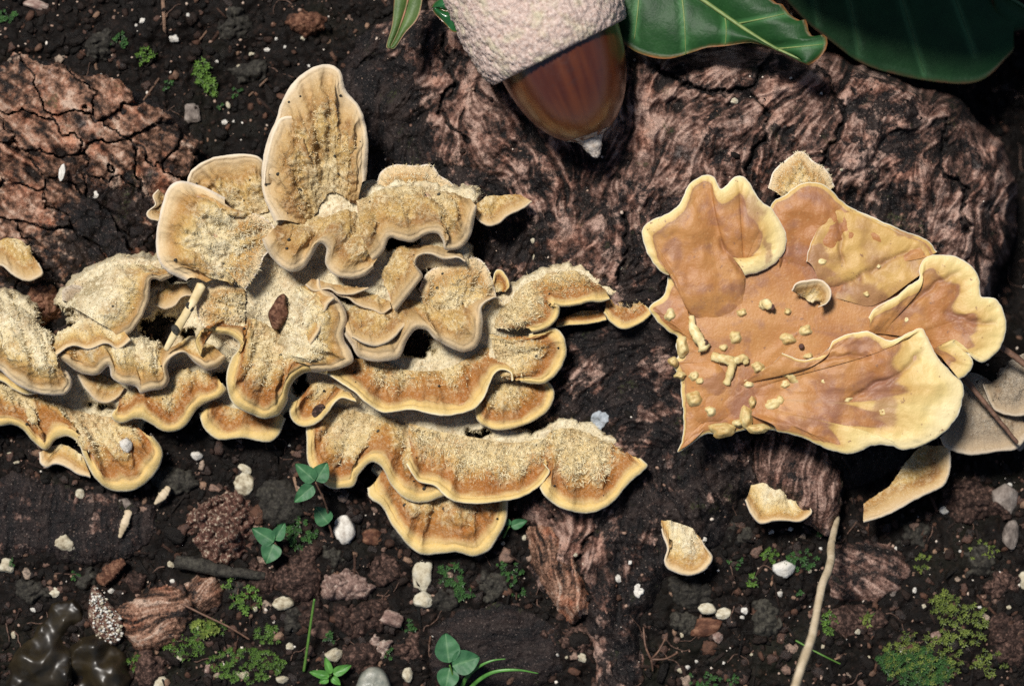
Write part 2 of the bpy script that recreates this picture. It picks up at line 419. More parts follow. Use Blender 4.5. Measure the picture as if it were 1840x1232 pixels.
def root_surface():
    st = 2.2
    xs = np.arange(-80, 1850, st); ys = np.arange(-20, 1235, st)
    X, Y = np.meshgrid(xs, ys)
    wx = X + 12 * fbm(X, Y, 60, 3, 71); wy = Y + 12 * fbm(X, Y, 60, 3, 72)
    sd_ = sdist(ROOT_POLY, wx, wy)
    z = idw(ROOT_Z, X, Y, 3.0, 45)
    z = z - 55 * np.clip(1 - sd_ / 40.0, 0, 1.0) ** 1.5 - 14 * np.clip(-sd_, 0, 30)
    c2 = idw([(a, b, math.cos(2 * math.radians(t))) for a, b, t in ANG], X, Y, 3, 50)
    s2 = idw([(a, b, math.sin(2 * math.radians(t))) for a, b, t in ANG], X, Y, 3, 50)
    ang = 0.5 * np.arctan2(s2, c2) + 1.5 * fbm(X, Y, 130, 3, 91) + 1.1 * fbm(X, Y, 42, 3, 92)
    f1 = lic(len(xs), len(ys), st, ang, 5, 5, 13)
    f2 = lic(len(xs), len(ys), st, ang, 6, 2, 8)
    big = fbm(X, Y, 110, 4, 44)
    knob = worley(X + 30 * fbm(X, Y, 70, 2, 45), Y + 30 * fbm(X, Y, 70, 2, 46), 95, 47)
    z = z + 26 * big + 9 * (sstep(0.0, 0.5, knob[1] - knob[0]) - 0.6) + 9 * (f1 - 0.5) + 8 * (f2 - 0.5) + 14 * fbm(X, Y, 36, 4, 49) + 3.5 * fbm(X, Y, 9, 3, 48)
    crk = np.full(X.shape, 1e9)
    for c in CRACKS: crk = np.minimum(crk, pdist(c, wx + 14 * fbm(X, Y, 26, 3, 55), wy + 14 * fbm(X, Y, 26, 3, 56)))
    z = z - 20 * np.exp(-(crk / 3.2) ** 2)
    fib = np.clip(0.45 * f1 + 0.55 * f2 + 0.35 * big + 0.5 * fbm(X, Y, 26, 4, 58), 0, 1)
    # wet, blackened wood, with shading of the low zones painted in
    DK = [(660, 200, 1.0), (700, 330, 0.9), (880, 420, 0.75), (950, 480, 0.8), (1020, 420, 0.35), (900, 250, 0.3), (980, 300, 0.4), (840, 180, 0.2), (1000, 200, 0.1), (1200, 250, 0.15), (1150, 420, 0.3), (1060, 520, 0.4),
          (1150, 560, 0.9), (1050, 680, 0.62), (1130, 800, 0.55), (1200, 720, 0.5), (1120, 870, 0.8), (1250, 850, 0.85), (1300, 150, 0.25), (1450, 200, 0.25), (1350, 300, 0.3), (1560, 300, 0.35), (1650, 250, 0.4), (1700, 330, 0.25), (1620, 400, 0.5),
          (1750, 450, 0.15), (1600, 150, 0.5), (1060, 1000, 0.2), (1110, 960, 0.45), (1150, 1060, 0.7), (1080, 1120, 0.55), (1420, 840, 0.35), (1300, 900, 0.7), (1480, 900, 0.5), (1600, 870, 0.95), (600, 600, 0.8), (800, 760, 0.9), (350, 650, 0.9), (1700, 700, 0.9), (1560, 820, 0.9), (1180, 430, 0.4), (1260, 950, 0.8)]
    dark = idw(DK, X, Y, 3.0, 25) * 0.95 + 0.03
    dark = dark + 0.5 * np.exp(-(crk / 5) ** 2) + 0.45 * fbm(X, Y, 110, 4, 77) - 0.35 * fbm(X, Y, 36, 4, 49)  # cracks and relief hollows shaded darker in the colour
    keep = sd_ > -17
    return xs, ys, X, Y, z, fib, dark, keep

def grid_patch(name, X, Y, Z, keep, mat, attrs, **kw):
    ny, nx = X.shape
    F = gridF(ny, nx)
    kf = keep.ravel()[F].all(1); F = F[kf]
    used = np.zeros(nx * ny, bool); used[F.ravel()] = True
    idx = np.cumsum(used) - 1
    V = np.stack([X, Y, Z], -1).reshape(-1, 3)[used]
    return mob(name, V, idx[F], mat, attrs={k: v.ravel()[used] for k, v in attrs.items()}, **kw)

rxs, rys, RX, RY, RZ, Rfib, Rdark, Rkeep = root_surface()
root = grid_patch('tree_root', RX, RY, RZ, Rkeep, M_wood, {'fib': Rfib, 'dark': Rdark}, base=(1200, 600, 0))
tag(root, 'gnarled dark brown tree root with twisted fibrous grain carrying the fungi', 'root')

def lookup(x, y):
    """top of the ground or the wood"""
    x = np.asarray(x, float); y = np.asarray(y, float)
    i = np.clip(((x - rxs[0]) / (rxs[1] - rxs[0])).astype(int), 0, len(rxs) - 1)
    j = np.clip(((y - rys[0]) / (rys[1] - rys[0])).astype(int), 0, len(rys) - 1)
    r = np.where(Rkeep[j, i], RZ[j, i], -999)
    gi = np.clip(np.searchsorted(gx, x), 0, len(gx) - 1); gj = np.clip(np.searchsorted(gy, y), 0, len(gy) - 1)
    return np.maximum(r, Zs[gj, gi])

def zat(x, y):
    return float(lookup(np.array([x]), np.array([y]))[0])

# ------------------------------------------------------------------ bark-covered root (upper corner) with its plates
BARK_POLY = [(-150, 90), (60, 100), (130, 118), (190, 140), (260, 180), (320, 210), (345, 260), (345, 320), (320, 380), (280, 430), (240, 470), (160, 520), (80, 560), (-150, 600)]
st = 2.6
bxs = np.arange(-150, 390, st); bys = np.arange(60, 610, st)
BX, BY = np.meshgrid(bxs, bys)
bsd = sdist(BARK_POLY, BX + 8 * fbm(BX, BY, 30, 2, 3), BY + 8 * fbm(BX, BY, 30, 2, 4))
def bark_base(x, y):
    return idw([(0, 120, -20), (100, 150, 10), (0, 250, 55), (120, 260, 55), (230, 260, 40), (310, 280, 10), (0, 400, 40), (120, 400, 25), (230, 400, 5), (0, 540, -5), (150, 500, -10), (-150, 300, 60)], x, y, 3, 50)
bang = np.radians(-38) + 0.6 * fbm(BX, BY, 110, 2, 61)
bf = lic(len(bxs), len(bys), st, bang, 15, 4, 16)
BZ = bark_base(BX, BY) - 10 - 40 * np.clip(1 - bsd / 30, 0, 3) ** 1.4 + 9 * (bf - 0.5) + 10 * fbm(BX, BY, 40, 3, 66)
bdk = idw([(60, 130, 0.6), (100, 200, 0.5), (150, 200, 0.5), (120, 480, 0.8), (200, 370, 0.9), (220, 420, 0.9), (60, 400, 0.3), (30, 500, 0.6), (300, 300, 0.7), (330, 200, 0.9), (0, 300, 0.3)], BX, BY, 3, 30)
barkroot = thing('bark_covered_root', 'reddish bark covered root broken into cracked plates beside mossy soil', 'root', (150, 330, 0))
grid_patch('root_core', BX, BY, BZ, bsd > -40, M_bark, {'fib': np.clip(bf * 0.8, 0, 1), 'dark': bdk}, parent=barkroot)

seeds = [(25, 165), (120, 170), (60, 240), (165, 230), (15, 290), (110, 300), (215, 290), (240, 215), (285, 260), (275, 320), (40, 370), (140, 360), (20, 440), (90, 440), (-45, 200), (-45, 320), (-50, 430), (325, 290), (195, 355), (200, 175)]
pst = 2.2
px_ = np.arange(-110, 372, pst); py_ = np.arange(85, 520, pst); PX, PY = np.meshgrid(px_, py_)
wxp = PX + 34 * fbm(PX, PY, 60, 5, 301); wyp = PY + 34 * fbm(PX, PY, 60, 5, 302)
ga = math.radians(38)
def met(x, y, sx, sy):
    u = (x - sx) * math.cos(ga) + (y - sy) * math.sin(ga); v = -(x - sx) * math.sin(ga) + (y - sy) * math.cos(ga)
    return np.hypot(u * 0.58, v * 1.3)
D = np.stack([met(wxp, wyp, a, b) for a, b in seeds]); order = np.argsort(D, 0); cell = order[0]
gap = np.take_along_axis(D, order[1:2], 0)[0] - np.take_along_axis(D, order[0:1], 0)[0]
psd = sdist(BARK_POLY, wxp, wyp)
ff = lic(len(px_), len(py_), pst, np.radians(-38) + 0.9 * fbm(PX, PY, 70, 3, 303), 33, 3, 14)
PB = bark_base(PX, PY)
pdk = idw([(60, 130, 0.45), (120, 200, 0.15), (120, 480, 0.6), (200, 390, 0.75), (60, 350, 0.1), (200, 260, 0.0), (300, 250, 0.2), (0, 300, 0.1), (150, 440, 0.8), (250, 360, 0.5)], PX, PY, 3, 25)
for k in range(len(seeds)):
    ins = (cell == k) & (gap > 0.6) & (psd > 2)
    if ins.sum() < 60: continue
    h = 6 + 13 * rng.random(); tx, ty = rng.normal(0, 0.14, 2)
    z = PB - 6 + h * np.sqrt(sstep(0.3, 5, gap)) - 12 * (1 - sstep(0, 2.8, gap)) - 16 * (1 - sstep(0, 14, psd)) + 10 * (ff - 0.5) + 18 * fbm(PX, PY, 34, 4, 310) + (PX - seeds[k][0]) * tx + (PY - seeds[k][1]) * ty
    grid_patch('bark_plate', PX, PY, z, ins, M_bark, {'fib': np.clip(0.2 + 0.55 * ff + 0.5 * fbm(PX, PY, 22, 4, 340 + k) + rng.normal(0, 0.1), 0, 1), 'dark': pdk + rng.normal(0, 0.08)}, parent=barkroot)

# ================================================================== bracket fungi
def smooth1(A, w, it=2):
    w = max(1, int(w))
    for _ in range(it):
        P = np.concatenate([np.repeat(A[:1], w, 0), A, np.repeat(A[-1:], w, 0)])
        c = np.cumsum(np.concatenate([np.zeros((1,) + A.shape[1:]), P]), 0)
        A = (c[2 * w + 1:] - c[:-2 * w - 1]) / (2 * w + 1)
    return A

CORE_PTS = []          # attachment points, the felt mat between the caps follows them
SPECK_AT = []          # where dirt specks may lie

def z3(pts, z):
    return [(p[0], p[1], p[2] if len(p) > 2 else z) for p in pts]

def loft(att, mar, za, zm, notch=0.35, bulge=0.0, rim=14.0, roll=7.0, step=2.6, wn=0.75, lump=2.6, zonal=1.2, seed=0, rough_edge=1.2, radial=1.5, crack=None, vary=0.7, fold=9.0):
    A0 = np.array(z3(att, za), float); M0 = np.array(z3(mar, zm), float)
    Lm = np.linalg.norm(np.diff(M0[:, :2], axis=0), axis=1).sum()
    ns = int(np.clip(Lm / step, 24, 420))
    A = spline(A0, ns); M = spline(M0, ns)
    s = np.linspace(0, 1, ns)
    T = np.gradient(M[:, :2], axis=0); T /= np.linalg.norm(T, axis=1)[:, None] + 1e-9
    N = np.stack([T[:, 1], -T[:, 0]], 1)
    if (N * (M - A)[:, :2]).sum(1).mean() < 0: N = -N
    N = smooth1(N, max(2, 9 / step), 2); N /= np.linalg.norm(N, axis=1)[:, None] + 1e-9
    Ms = smooth1(M[:, :2], max(3, ns // 9), 3)
    dev = ((M[:, :2] - Ms) * N).sum(1)
    M[:, 2] -= notch * np.clip(dev, -40, 40)
    M[:, :2] += N * (rough_edge * fbm(np.arange(ns) * step, np.full(ns, 3.0 + seed), 16, 4, seed))[:, None]
    L = np.linalg.norm((M - A)[:, :2], axis=1)
    Ls = smooth1(L[:, None], max(2, ns // 30), 1)[:, 0]
    nt = int(np.clip(np.percentile(L, 80) / step * 0.95, 10, 90))
    u = np.linspace(0, 1, nt); t = 1 - (1 - u) ** 1.25
    t = t[:, None, None]
    h00 = 2 * t ** 3 - 3 * t ** 2 + 1; h10 = t ** 3 - 2 * t ** 2 + t; h01 = -2 * t ** 3 + 3 * t ** 2; h11 = t ** 3 - t ** 2
    ta = (M - A) * 0.9
    tm = np.concatenate([N * np.minimum(Ls, 110)[:, None] * wn, (M - A)[:, 2:] * 0.3], 1)
    P = h00 * A[None] + h10 * ta[None] + h01 * M[None] + h11 * tm[None]           # rows att -> mar
    seg = np.linalg.norm(np.diff(P[:, :, :2], axis=0), axis=2)
    d = np.concatenate([np.cumsum(seg[::-1], 0)[::-1], np.zeros((1, ns))], 0)       # distance to the margin
    tt = np.broadcast_to(t[:, :, 0], d.shape)
    d = d * (1 + vary * fbm(np.arange(ns) * step, np.full(ns, 31.0 + seed), 70, 3, seed + 2))[None]
    P = P.copy()
    P[:, :, 2] += bulge * np.sin(np.pi * tt) * np.minimum(1, L / 60)[None]
    if rim > 0:
        q = np.clip(1 - d / rim, 0, 1)
        P[:, :, 2] -= roll * (1 - np.sqrt(np.clip(1 - q * q, 0, 1)))
    if fold and lump > 0:
        al = np.arange(ns) * step
        ph = 2 * np.pi * al / 72.0 + 4.5 * fbm(al, np.full(ns, 7.0 + seed), 110, 2, seed + 30)
        amp = fold * (0.6 + 0.9 * np.abs(fbm(al, np.full(ns, 9.0 + seed), 90, 2, seed + 31))) * np.minimum(1, L / 70)
        P[:, :, 2] += (amp * np.sin(ph))[None] * (0.55 + 0.45 * sstep(0, 40, d)) * sstep(0.05, 0.45, tt)
    # relief along the surface normal
    gs = np.gradient(P, axis=1); gt = np.gradient(P, axis=0)
    n = np.cross(gs, gt); n /= np.linalg.norm(n, axis=2)[:, :, None] + 1e-9
    n *= np.where(n[:, :, 2:] < 0, -1, 1)
    x, y = P[:, :, 0], P[:, :, 1]
    rr = max(rim, 0.5)
    inner = sstep(rim * 1.2, rim * 1.2 + 45, d)
    w1 = worley(x + 4 * per(x / 9, y / 9, seed), y + 4 * per(x / 9, y / 9, seed + 1), 11, seed)
    rel = lump * inner * (1.6 * (0.6 - w1[0]) + 1.4 * fbm(x, y, 8, 3, seed + 4) + 1.6 * fbm(x, y, 30, 3, seed + 7)) + (lump > 0) * inner * (9.0 * fbm(x, y, 40, 3, seed + 8) + 1.1 * np.sin(d / 4.3 + 4.0 * fbm(x, y, 50, 3, seed + 10)) * (0.4 + fbm(x, y, 60, 2, seed + 20)))
    arc = np.broadcast_to((s * Lm)[None], d.shape)
    mid = sstep(rr * 0.9, rr * 1.1, d) * (1 - sstep(60, 130, d))
    rel = rel + zonal * mid * np.sin(d / 3.1 + 3.0 * fbm(x, y, 40, 2, seed + 9)) * (0.5 + 0.9 * fbm(x, y, 50, 2, seed + 21)) + radial * (0.3 + mid) * fbm(arc / 11, d / 60, 1, 2, seed + 12)
    rel = rel - 1.6 * zonal * np.exp(-((d - rim * 1.15) / 2.6) ** 2) * (rim > 0)
    if lump > 0 and rim > 0:
        lim = np.minimum(1, L / 70)[None]
        rel = rel + lim * (-4.5 * np.exp(-((d - rim - 18) / 14) ** 2) + 5.0 * np.exp(-((d - rim - 58) / 24) ** 2))
    if crack:
        sv = np.broadcast_to(s[None], d.shape)
        rel = rel - 9 * np.exp(-((d - crack[2] - 3 * fbm(arc / 20, d * 0, 1, 2, seed)) / 2.0) ** 2) * sstep(crack[0], crack[0] + 0.05, sv) * (1 - sstep(crack[1] - 0.05, crack[1], sv))
    P = P + n * rel[:, :, None]
    return P, d, n, N, ns, nt, arc

def fur(P, d, n, count, lo, hi, lenf, rg, wid=1.1, outd=None, clumps=True):
    nt, ns = d.shape
    e = np.linalg.norm(np.cross(np.diff(P, axis=1)[:-1], np.diff(P, axis=0)[:, :-1]), axis=2)
    w = e * sstep(lo, hi, d[:-1, :-1])
    tot = w.sum()
    if tot <= 0: return None
    k = int(count * tot)
    if k < 8: return None
    idx = rg.choice(w.size, k, p=(w / tot).ravel())
    i, j = np.unravel_index(idx, w.shape)
    a, b = rg.random(k)[:, None], rg.random(k)[:, None]
    p = (P[i, j] * (1 - a) + P[i, j + 1] * a) * (1 - b) + (P[i + 1, j] * (1 - a) + P[i + 1, j + 1] * a) * b
    out = P[i + 1, j] - P[i, j]; out /= np.linalg.norm(out, axis=1)[:, None] + 1e-9
    nn = n[i, j]
    cx = np.stack([per(p[:, 0] / 7, p[:, 1] / 7, 3), per(p[:, 0] / 7, p[:, 1] / 7, 4), np.zeros(k)], 1)
    dr = out * 0.6 + nn * 0.6 + 1.5 * cx + rg.normal(0, 0.4, (k, 3))
    dr /= np.linalg.norm(dr, axis=1)[:, None]
    ln = lenf * (0.5 + rg.random(k)) * (0.75 + 0.5 * (per(p[:, 0] / 15, p[:, 1] / 15, 8)))
    side = np.cross(dr, rg.normal(0, 1, (k, 3))); side /= np.linalg.norm(side, axis=1)[:, None] + 1e-9
    hw = (wid * (0.6 + 0.8 * rg.random(k)) / 2)[:, None]
    mid = p + dr * (ln * 0.55)[:, None]
    bend = dr + out * 0.35 - np.array([0, 0, 0.25]); bend /= np.linalg.norm(bend, axis=1)[:, None]
    tip = mid + bend * (ln * 0.45)[:, None]
    V = np.stack([p - side * hw - nn, p + side * hw - nn, mid + side * hw * 0.7, mid - side * hw * 0.7, tip], 1).reshape(-1, 3)
    o = np.arange(k)[:, None] * 5
    F = np.concatenate([o + [0, 1, 2], o + [0, 2, 3], o + [3, 2, 4]])
    hv = np.clip(0.42 + 0.5 * sstep(28, 75, d[i, j]) - 0.55 * sstep(95, 150, d[i, j]) + 0.45 * per(p[:, 0] / 22, p[:, 1] / 22, 6) + 0.3 * per(p[:, 0] / 6, p[:, 1] / 6, 16) + rg.normal(0, 0.10, k), 0, 1)
    hr = np.stack([hv * 0.75, hv * 0.75, hv * 0.92, hv * 0.92, np.clip(hv * 1.1, 0, 1)], 1).ravel()
    return V, F, hr

CAPN = [0]
G1 = 'bracket fungi of the fused tiered cluster'
def bracket(label, att, mar, za, zm, kind='std', rim=14.0, band=1.0, hair=0.05, hlen=7.0, hlo=34, group='bracket fungi of the fused tiered cluster', thick=9.0, name='bracket_fungus', core=True, edgefur=True, **kw):
    CAPN[0] += 1; seed = CAPN[0] * 7
    rim *= 0.82
    if group != G1: kw = dict(dict(fold=0, lump=1.4), **kw)
    if group == G1: za, zm, thick = za * 0.72, zm * 0.72, thick * 0.85
    rg = np.random.default_rng(seed)
    P, d, n, N, ns, nt, arc = loft(att, mar, za, zm, rim=rim, seed=seed, **kw)
    if core:
        for q in spline(z3(att, za), 14): CORE_PTS.append((q[0], q[1], q[2]))
    cx, cy = float(P[0, :, 0].mean()), float(P[0, :, 1].mean())
    top = thing(name, label, 'fungus', (cx, cy, zat(cx, cy)), group)
    zone = d / band / 160.0
    cut = max(1, nt - 1 - int(np.argmax((d[::-1] > rim).mean(1) > 0.5))) if rim > 0 else nt - 1
    F = gridF(nt, ns)
    row = F[:, 0] // ns
    # surface / margin are cut along the line where the pale rim begins
    def part(nm, mask, mat):
        f = F[mask]
        if not len(f): return None
        used = np.zeros(nt * ns, bool); used[f.ravel()] = True; ix = np.cumsum(used) - 1
        return mob(nm, P.reshape(-1, 3)[used], ix[f], mat, top, {'zone': zone.ravel()[used]})
    surf = part('cap_surface', row < cut, FM[kind])
    part('margin', row >= cut, FM[kind])
    # underside: from the rolled edge back to the attachment
    fr = [(1.0, 0.0), (0.995, 0.45), (0.97, 0.85), (0.92, 1.0), (0.75, 1.2), (0.5, 1.4), (0.25, 1.6), (0.0, 1.6)]
    rows = []
    for f_, dz in fr:
        q = f_ * (nt - 1); i0 = int(q); i1 = min(nt - 1, i0 + 1); w = q - i0
        r = P[i0] * (1 - w) + P[i1] * w
        rows.append(r - np.array([0, 0, dz * thick]))
    V = np.vstack(rows)
    mob('underside', V, gridF(len(fr), ns), M_under, top)
    if hair > 0:
        h = fur(P, d, n, hair * 2.8, hlo * 0.75, hlo * 1.5, hlen * (0.95 if kind == 'std' else 0.72), rg)
        if h:
            o = mob('tomentum', h[0], h[1], M_fur[kind], top, {'hr': h[2]})
            o['kind'] = 'stuff'
    for _ in range(int(d.size / 900)):
        i, j = rg.integers(nt), rg.integers(ns)
        if d[i, j] > rim * 1.4: SPECK_AT.append(P[i, j])
    return top, P

B = bracket
# --- upper tier
B('tall tongue-shaped tan bracket standing up above the cluster with a pale outer edge', [(555, 405), (575, 370), (595, 345), (615, 350), (640, 365)],
  [(492, 398), (473, 350), (470, 305), (479, 255), (497, 212), (503, 190), (525, 150), (560, 122), (592, 116), (613, 130), (622, 162), (645, 190), (658, 225), (662, 270), (658, 325)], 195, 235, 'tan', rim=9, notch=0.1, bulge=18, band=1.5, hair=0.035, hlo=60, roll=6)
B('small folded tan lobe overlapping the base of the tall tongue-shaped bracket', [(490, 330), (520, 330), (560, 300)], [(473, 330), (476, 290), (487, 245), (500, 216), (520, 208), (545, 216), (556, 240)], 226, 250, 'tan', rim=7, band=1.2, hair=0.02, notch=0.1, bulge=6, roll=4, core=False, lump=1.6)
B('half-round tan bracket with an orange-brown band tucked behind the broad pale one', [(400, 390), (440, 390), (482, 380)], [(333, 350), (338, 318), (350, 300), (380, 284), (420, 277), (460, 279), (480, 297)], 165, 196, 'tan', rim=9, notch=0.1, band=1.0, hair=0.03, hlo=60, roll=5)
B('broad pale bracket with a smooth thin rounded edge facing the bark covered root', [(480, 395), (470, 430), (450, 470), (415, 510)], [(405, 355), (365, 335), (325, 325), (302, 338), (288, 380), (280, 430), (284, 465), (300, 488), (335, 505)], 190, 222, 'pale', rim=9, notch=0.1, bulge=20, band=1.3, hair=0.05, hlo=70, roll=6)
B('pale felted cushion with a fringe of bristly hairs beside the tall bracket', [(400, 420), (395, 450), (400, 480)], [(425, 385), (462, 385), (488, 402), (497, 420), (492, 442), (474, 462), (462, 490), (440, 520)], 205, 222, 'pale', rim=0, notch=0.1, hair=0.10, hlo=2, hlen=11, roll=0, bulge=8, core=False)
B('rounded felted cushion with a hairy edge above the small curled rim', [(440, 520), (440, 570), (425, 610)], [(420, 512), (385, 510), (362, 525), (354, 545), (356, 570), (370, 590), (400, 600)], 165, 178, 'pale', rim=0, hair=0.08, hlo=2, hlen=10, roll=0, bulge=10)
B('wavy tan bracket with a deep S-shaped fold below the tall tongue-shaped one', [(500, 400), (560, 395), (620, 385), (680, 400), (690, 450)], [(470, 430), (480, 452), (494, 470), (518, 488), (543, 484), (560, 462), (574, 438), (586, 446), (584, 472), (600, 494), (630, 501), (655, 496), (672, 482)], 205, 255, 'tan', rim=10, notch=0.5, bulge=22, band=0.9, hair=0.045, hlo=50)
B('ruffled tan bracket arching over a black hollow next to the wood', [(640, 360), (690, 345), (740, 335), (800, 345), (845, 355)], [(672, 470), (690, 450), (700, 428), (718, 432), (742, 435), (766, 422), (785, 420), (796, 434), (800, 449), (824, 447), (842, 431), (850, 410), (855, 385), (858, 370)], 200, 250, 'tan', rim=9, notch=0.5, bulge=24, band=0.8, hair=0.06, hlo=40, hlen=8)
B('pointed small tan bracket jutting out over the wood from the ruffled one', [(850, 372), (875, 355), (905, 350), (935, 349)], [(856, 392), (866, 402), (880, 407), (897, 402), (914, 388), (938, 377), (957, 363)], 185, 215, 'tan', rim=7, band=0.5, hair=0.03, hlo=20, notch=0.3, core=False)
B('pale woolly tuft with an orange patch growing on the wood behind the ruffled bracket', [(700, 350), (740, 345), (790, 355)], [(675, 335), (685, 308), (712, 296), (745, 298), (775, 296), (790, 315), (812, 330), (822, 352)], 160, 150, 'pale', rim=0, hair=0.10, hlo=2, hlen=8, roll=0, bulge=12, lump=4)
B('small buff flap showing past the edge of the broad pale bracket', [(296, 350), (292, 370), (290, 385)], [(284, 340), (274, 352), (278, 368), (264, 380), (266, 392), (284, 398)], 120, 140, 'tan', rim=5, band=0.4, hair=0.0, core=False, fold=0)
B('cream double fold pressed against the pale felted ridge', [(545, 560), (560, 540), (580, 530)], [(560, 620), (575, 595), (582, 570), (590, 548), (602, 536)], 232, 246, 'pale', rim=9, band=0.5, hair=0.05, hlo=16, hlen=6, core=False)
B('narrow brown pleat between the folded rim and the scalloped bracket', [(640, 590), (680, 580), (715, 570)], [(632, 606), (655, 618), (680, 622), (705, 610), (722, 592), (735, 578)], 205, 232, 'tan', rim=9, band=0.5, hair=0.04, hlo=20, core=False)
B('short tan pleat under the S-shaped fold', [(560, 500), (600, 510), (640, 515)], [(548, 512), (565, 524), (590, 520), (612, 530), (640, 528), (664, 518)], 200, 222, 'tan', rim=8, band=0.5, hair=0.05, hlo=16, core=False)
B('crumpled cream ridge joining the S-bend bracket to the crusted one', [(110, 600), (150, 575), (200, 565)], [(100, 640), (130, 622), (160, 628), (190, 618), (212, 628), (236, 612)], 168, 205, 'pale', rim=6, band=0.5, hair=0.05, hlo=16, hlen=6, core=False)
# --- middle tier
B('folded tan bracket whose pale turned-up rim frames a dark slot', [(690, 500), (700, 470), (730, 445), (780, 440), (830, 455)], [(712, 560), (735, 530), (752, 508), (760, 494), (748, 476), (754, 460), (775, 458), (797, 467), (822, 464), (836, 471)], 196, 236, 'tan', rim=10, notch=0.4, bulge=18, band=0.8, hair=0.05, hlo=36)
B('olive felted patch sloping below the folded rim', [(760, 545), (790, 560), (850, 560), (880, 545)], [(752, 520), (770, 488), (815, 468), (850, 462), (872, 475), (885, 505), (892, 535)], 165, 168, 'pale', rim=0, hair=0.09, hlo=2, hlen=8, roll=0, bulge=10)
B('tiny orange ear-shaped lobe at the edge of the olive felted patch', [(884, 525), (895, 525), (905, 525)], [(884, 505), (890, 486), (902, 485), (913, 500), (916, 515), (908, 525)], 160, 176, 'std', rim=4, band=0.4, hair=0.0, core=False, lump=1)
B('narrow curled strip of bracket with a lilac rim wedged beside the tall pale ridge', [(600, 515), (625, 512), (660, 525), (700, 540)], [(598, 524), (612, 534), (625, 537), (643, 549), (670, 558), (688, 565), (704, 554)], 178, 206, 'tan', rim=8, band=0.5, hair=0.02, hlo=20, notch=0.3)
B('golden scalloped bracket arched over a black cavity with drooping lobes', [(610, 560), (660, 545), (720, 540), (780, 555), (830, 545), (875, 530)], [(618, 600), (632, 622), (645, 642), (675, 650), (705, 647), (720, 640), (730, 616), (740, 599), (752, 591), (768, 595), (782, 610), (803, 622), (827, 632), (845, 630), (859, 620), (866, 599), (868, 574), (866, 556), (874, 543), (892, 536), (902, 543)], 155, 205, 'tan', rim=11, notch=0.45, bulge=22, band=0.9, hair=0.05, hlo=40)
B('tall pale felted ridge with an orange rim running up beside the dark seed husk', [(500, 640), (505, 600), (515, 560), (530, 525), (560, 505)], [(560, 668), (600, 665), (632, 652), (633, 635), (620, 612), (618, 595), (624, 570), (614, 545), (600, 528), (580, 516), (574, 500)], 160, 205, 'pale', rim=11, notch=0.35, bulge=30, band=0.8, hair=0.06, hlo=40, hlen=8)
B('hood-shaped golden bracket with a thick curled rim and deep rounded front lobe', [(400, 560), (430, 575), (470, 580), (510, 600), (560, 620)], [(365, 640), (356, 618), (364, 605), (391, 600), (418, 606), (430, 622), (415, 645), (407, 672), (410, 707), (422, 728), (452, 745), (478, 752), (502, 744), (516, 721), (521, 697), (535, 677), (558, 668), (588, 673)], 140, 182, 'std', rim=14, notch=0.35, bulge=34, band=1.0, hair=0.05, hlo=55, hlen=8)
B('long golden bracket sweeping in a shallow curve with a dark crack inside its rim', [(600, 640), (680, 650), (730, 665), (790, 665), (850, 640), (890, 615)], [(560, 668), (588, 673), (614, 689), (637, 705), (660, 726), (687, 741), (715, 739), (740, 736), (765, 742), (796, 747), (824, 744), (851, 735), (866, 721), (877, 700), (886, 676), (899, 665), (917, 670), (919, 684)], 120, 180, 'std', rim=13, notch=0.3, bulge=-10, crack=(0.42, 0.74, 24), band=1.05, hair=0.07, hlo=48, hlen=10)
B('rounded golden lobe with an amber band above the oval lobe', [(880, 600), (890, 640), (905, 680)], [(950, 600), (975, 592), (994, 588), (1008, 596), (1017, 617), (1017, 640), (1005, 666), (987, 684), (968, 690), (936, 687)], 145, 172, 'std', rim=12, notch=0.15, bulge=8, band=1.0, hair=0.06, hlo=50, hlen=9)
B('oval golden lobe with a pale rim tucked under the rounded one', [(880, 690), (905, 690), (945, 680)], [(853, 733), (858, 756), (876, 768), (900, 773), (928, 768), (956, 758), (984, 738), (996, 714), (994, 697), (984, 684)], 100, 128, 'std', rim=11, notch=0.15, bulge=4, band=0.8, hair=0.06, hlo=42, hlen=7)
B('hairy crested bracket with a white underlip reaching towards the smooth tan fungus', [(890, 590), (900, 555), (935, 522), (975, 500), (1020, 490), (1060, 500), (1090, 520)], [(956, 598), (972, 594), (991, 585), (1004, 568), (1005, 550), (992, 547), (1010, 551), (1033, 550), (1060, 543), (1080, 543), (1096, 538)], 150, 195, 'std', rim=9, notch=0.2, bulge=10, band=0.75, hair=0.09, hlo=26, hlen=11)
B('small hanging lobe at the tip of the hairy crested bracket touching the tan fungus', [(1090, 530), (1115, 540), (1135, 536), (1155, 546)], [(1084, 562), (1098, 580), (1120, 592), (1144, 585), (1164, 572), (1171, 560), (1160, 548)], 130, 150, 'std', rim=8, notch=0.1, band=0.6, hair=0.05, hlo=22, core=False)
B('thin orange strip of bracket underneath the white underlip', [(1000, 575), (1040, 560), (1085, 555)], [(1000, 588), (1030, 584), (1060, 582), (1090, 576)], 105, 122, 'std', rim=5, band=0.4, hair=0.0, core=False)
